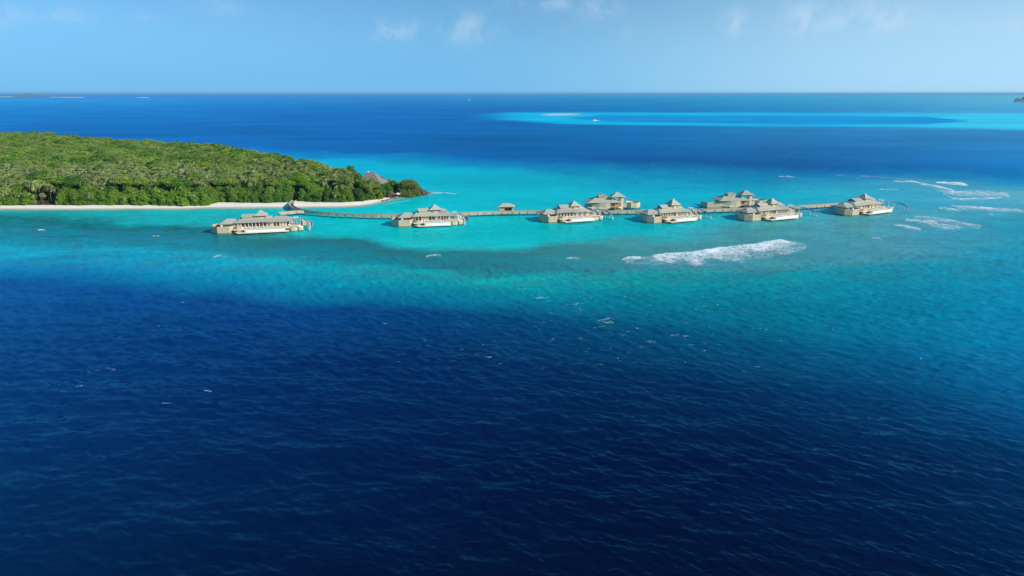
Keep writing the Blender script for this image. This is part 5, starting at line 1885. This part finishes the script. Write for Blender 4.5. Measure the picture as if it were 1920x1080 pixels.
# ------------------------------------------------------------------ boats and far land
def boat(px, py, length, label, deg):
    p = at(px, py)
    t = empty('motor_boat', (p.x, p.y, 0), R(deg))
    tag(t, label, 'boat', None)
    L = length
    w = L * .26
    # hull: stations along x
    st = [(-.5, .85, .9), (-.2, 1, .85), (.15, .95, .9), (.38, .55, 1.1), (.5, .04, 1.35)]
    vs, fs = [], []
    for (x, k, h) in st:
        vs += [(x * L, -w / 2 * k, h * L * .10), (x * L, -w / 2 * k * .7, -.4), (x * L, w / 2 * k * .7, -.4), (x * L, w / 2 * k, h * L * .10)]
    for i in range(len(st) - 1):
        for k in range(4):
            k2 = (k + 1) % 4
            fs.append((i * 4 + k, i * 4 + k2, i * 4 + 4 + k2, i * 4 + 4 + k))
    fs += [(0, 1, 2, 3), tuple(range(19, 15, -1))]
    MB().add(vs, fs).build('hull', M_WHITE, t)
    c = MB().add([(-.32 * L, -w * .36, L * .09), (.16 * L, -w * .36, L * .09), (.16 * L, w * .36, L * .09), (-.32 * L, w * .36, L * .09),
                  (-.30 * L, -w * .32, L * .2), (.06 * L, -w * .32, L * .2), (.06 * L, w * .32, L * .2), (-.30 * L, w * .32, L * .2)],
                 [(3, 2, 1, 0), (4, 5, 6, 7), (0, 1, 5, 4), (1, 2, 6, 5), (2, 3, 7, 6), (3, 0, 4, 7)]).build('cabin', M_WHITE, t)
    MB().box(-.28 * L, .07 * L, -w * .355, -w * .33, L * .13, L * .17).build('window', M_GLASS, c)
    MB().box(-.34 * L, .02 * L, -w * .36, w * .36, L * .235, L * .25).build('canopy', M_WHITE, t)
    for (x, y) in ((-.3, -.3), (-.3, .3), (0, -.3), (0, .3)):
        MB().box(x * L - .1, x * L + .1, y * w - .1, y * w + .1, L * .2, L * .235).build('canopy_post', M_WHITE, t)


boat(1116, 226.3, 15, 'white motor boat anchored in the distant ring reef lagoon', 12)
boat(880, 187.3, 34, 'tiny white vessel far out near the horizon', 0)
# small tender beside the larger boat
p = at(1123, 226.3)
t = empty('dinghy', (p.x, p.y, 0), R(-20))
MB().add([(-3, -1, .9), (-3, -.7, -.2), (-3, .7, -.2), (-3, 1, .9), (1, -1, .9), (1, -.7, -.2), (1, .7, -.2), (1, 1, .9), (3.4, -.05, 1.2), (3.4, -.05, 0), (3.4, .05, 0), (3.4, .05, 1.2)],
         [(0, 1, 5, 4), (1, 2, 6, 5), (2, 3, 7, 6), (3, 0, 4, 7), (4, 5, 9, 8), (5, 6, 10, 9), (6, 7, 11, 10), (7, 4, 8, 11), (0, 3, 2, 1), (8, 9, 10, 11)]).build('hull', M_WHITE, t)
MB().box(-1.5, .5, -.5, .5, .9, 1.8).build('console', M_WHITE, t)
tag(t, 'small white dinghy beside the anchored motor boat', 'boat')

M_FAR = simple_mat('haze_tinted_far_trees', (0.11, 0.19, 0.20), 0.9, 0.3, .004, 0.1)  # distance haze put into the tree colour as a bluish tint
M_FARSAND = simple_mat('far_sand', (0.80, 0.76, 0.66), 0.9, 0.05, .01, 0.1)


def far_island(x0, x1, py, h, label, seed, sand=True, hump=None):
    """low wooded island: bumpy body with a sand rim"""
    rng = np.random.default_rng(seed)
    a, b = at(x0, py), at(x1, py)
    t = empty('far_island', ((a.x + b.x) / 2, (a.y + b.y) / 2, 0))
    c = (a + b) / 2
    n = 60
    W = (b - a).length
    dep = W * .22
    hs = h * (0.55 + 0.45 * np.interp(np.linspace(0, 1, n), np.linspace(0, 1, 14), rng.uniform(0, 1, 14)))
    hs += h * .12 * rng.normal(size=n)
    u = np.linspace(0, 1, n)
    hs *= np.clip(np.minimum(u, 1 - u) * 14, 0.02, 1)
    if hump:
        hs *= 1 + hump[2] * np.exp(-((u - hump[0]) / hump[1]) ** 2)
    vs, fs = [], []
    for i in range(n):
        p = a + (b - a) * u[i] - c
        d = dep * math.sin(math.pi * min(max(u[i], .03), .97))
        vs += [(p.x, p.y - d * .1, -1), (p.x, p.y + d * .1, hs[i] * .8), (p.x, p.y + d * .45, hs[i]), (p.x, p.y + d * .9, hs[i] * .8), (p.x, p.y + d, -1)]
    for i in range(n - 1):
        for k in range(4):
            fs.append((i * 5 + k, i * 5 + 5 + k, i * 5 + 6 + k, i * 5 + 1 + k))
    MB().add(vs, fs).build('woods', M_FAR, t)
    if sand:
        s0, s1 = sand if isinstance(sand, tuple) else (0.0, 1.0)
        q0, q1 = a + (b - a) * s0 - c, a + (b - a) * s1 - c
        pts = [(q0.x, q0.y), (q0.x * .5 + q1.x * .5, q0.y - dep * .35), (q1.x, q1.y)]
        MB().wall_path(pts, W * .05, -1, 7.0).build('beach', M_FARSAND, t)
    tag(t, label, 'island')


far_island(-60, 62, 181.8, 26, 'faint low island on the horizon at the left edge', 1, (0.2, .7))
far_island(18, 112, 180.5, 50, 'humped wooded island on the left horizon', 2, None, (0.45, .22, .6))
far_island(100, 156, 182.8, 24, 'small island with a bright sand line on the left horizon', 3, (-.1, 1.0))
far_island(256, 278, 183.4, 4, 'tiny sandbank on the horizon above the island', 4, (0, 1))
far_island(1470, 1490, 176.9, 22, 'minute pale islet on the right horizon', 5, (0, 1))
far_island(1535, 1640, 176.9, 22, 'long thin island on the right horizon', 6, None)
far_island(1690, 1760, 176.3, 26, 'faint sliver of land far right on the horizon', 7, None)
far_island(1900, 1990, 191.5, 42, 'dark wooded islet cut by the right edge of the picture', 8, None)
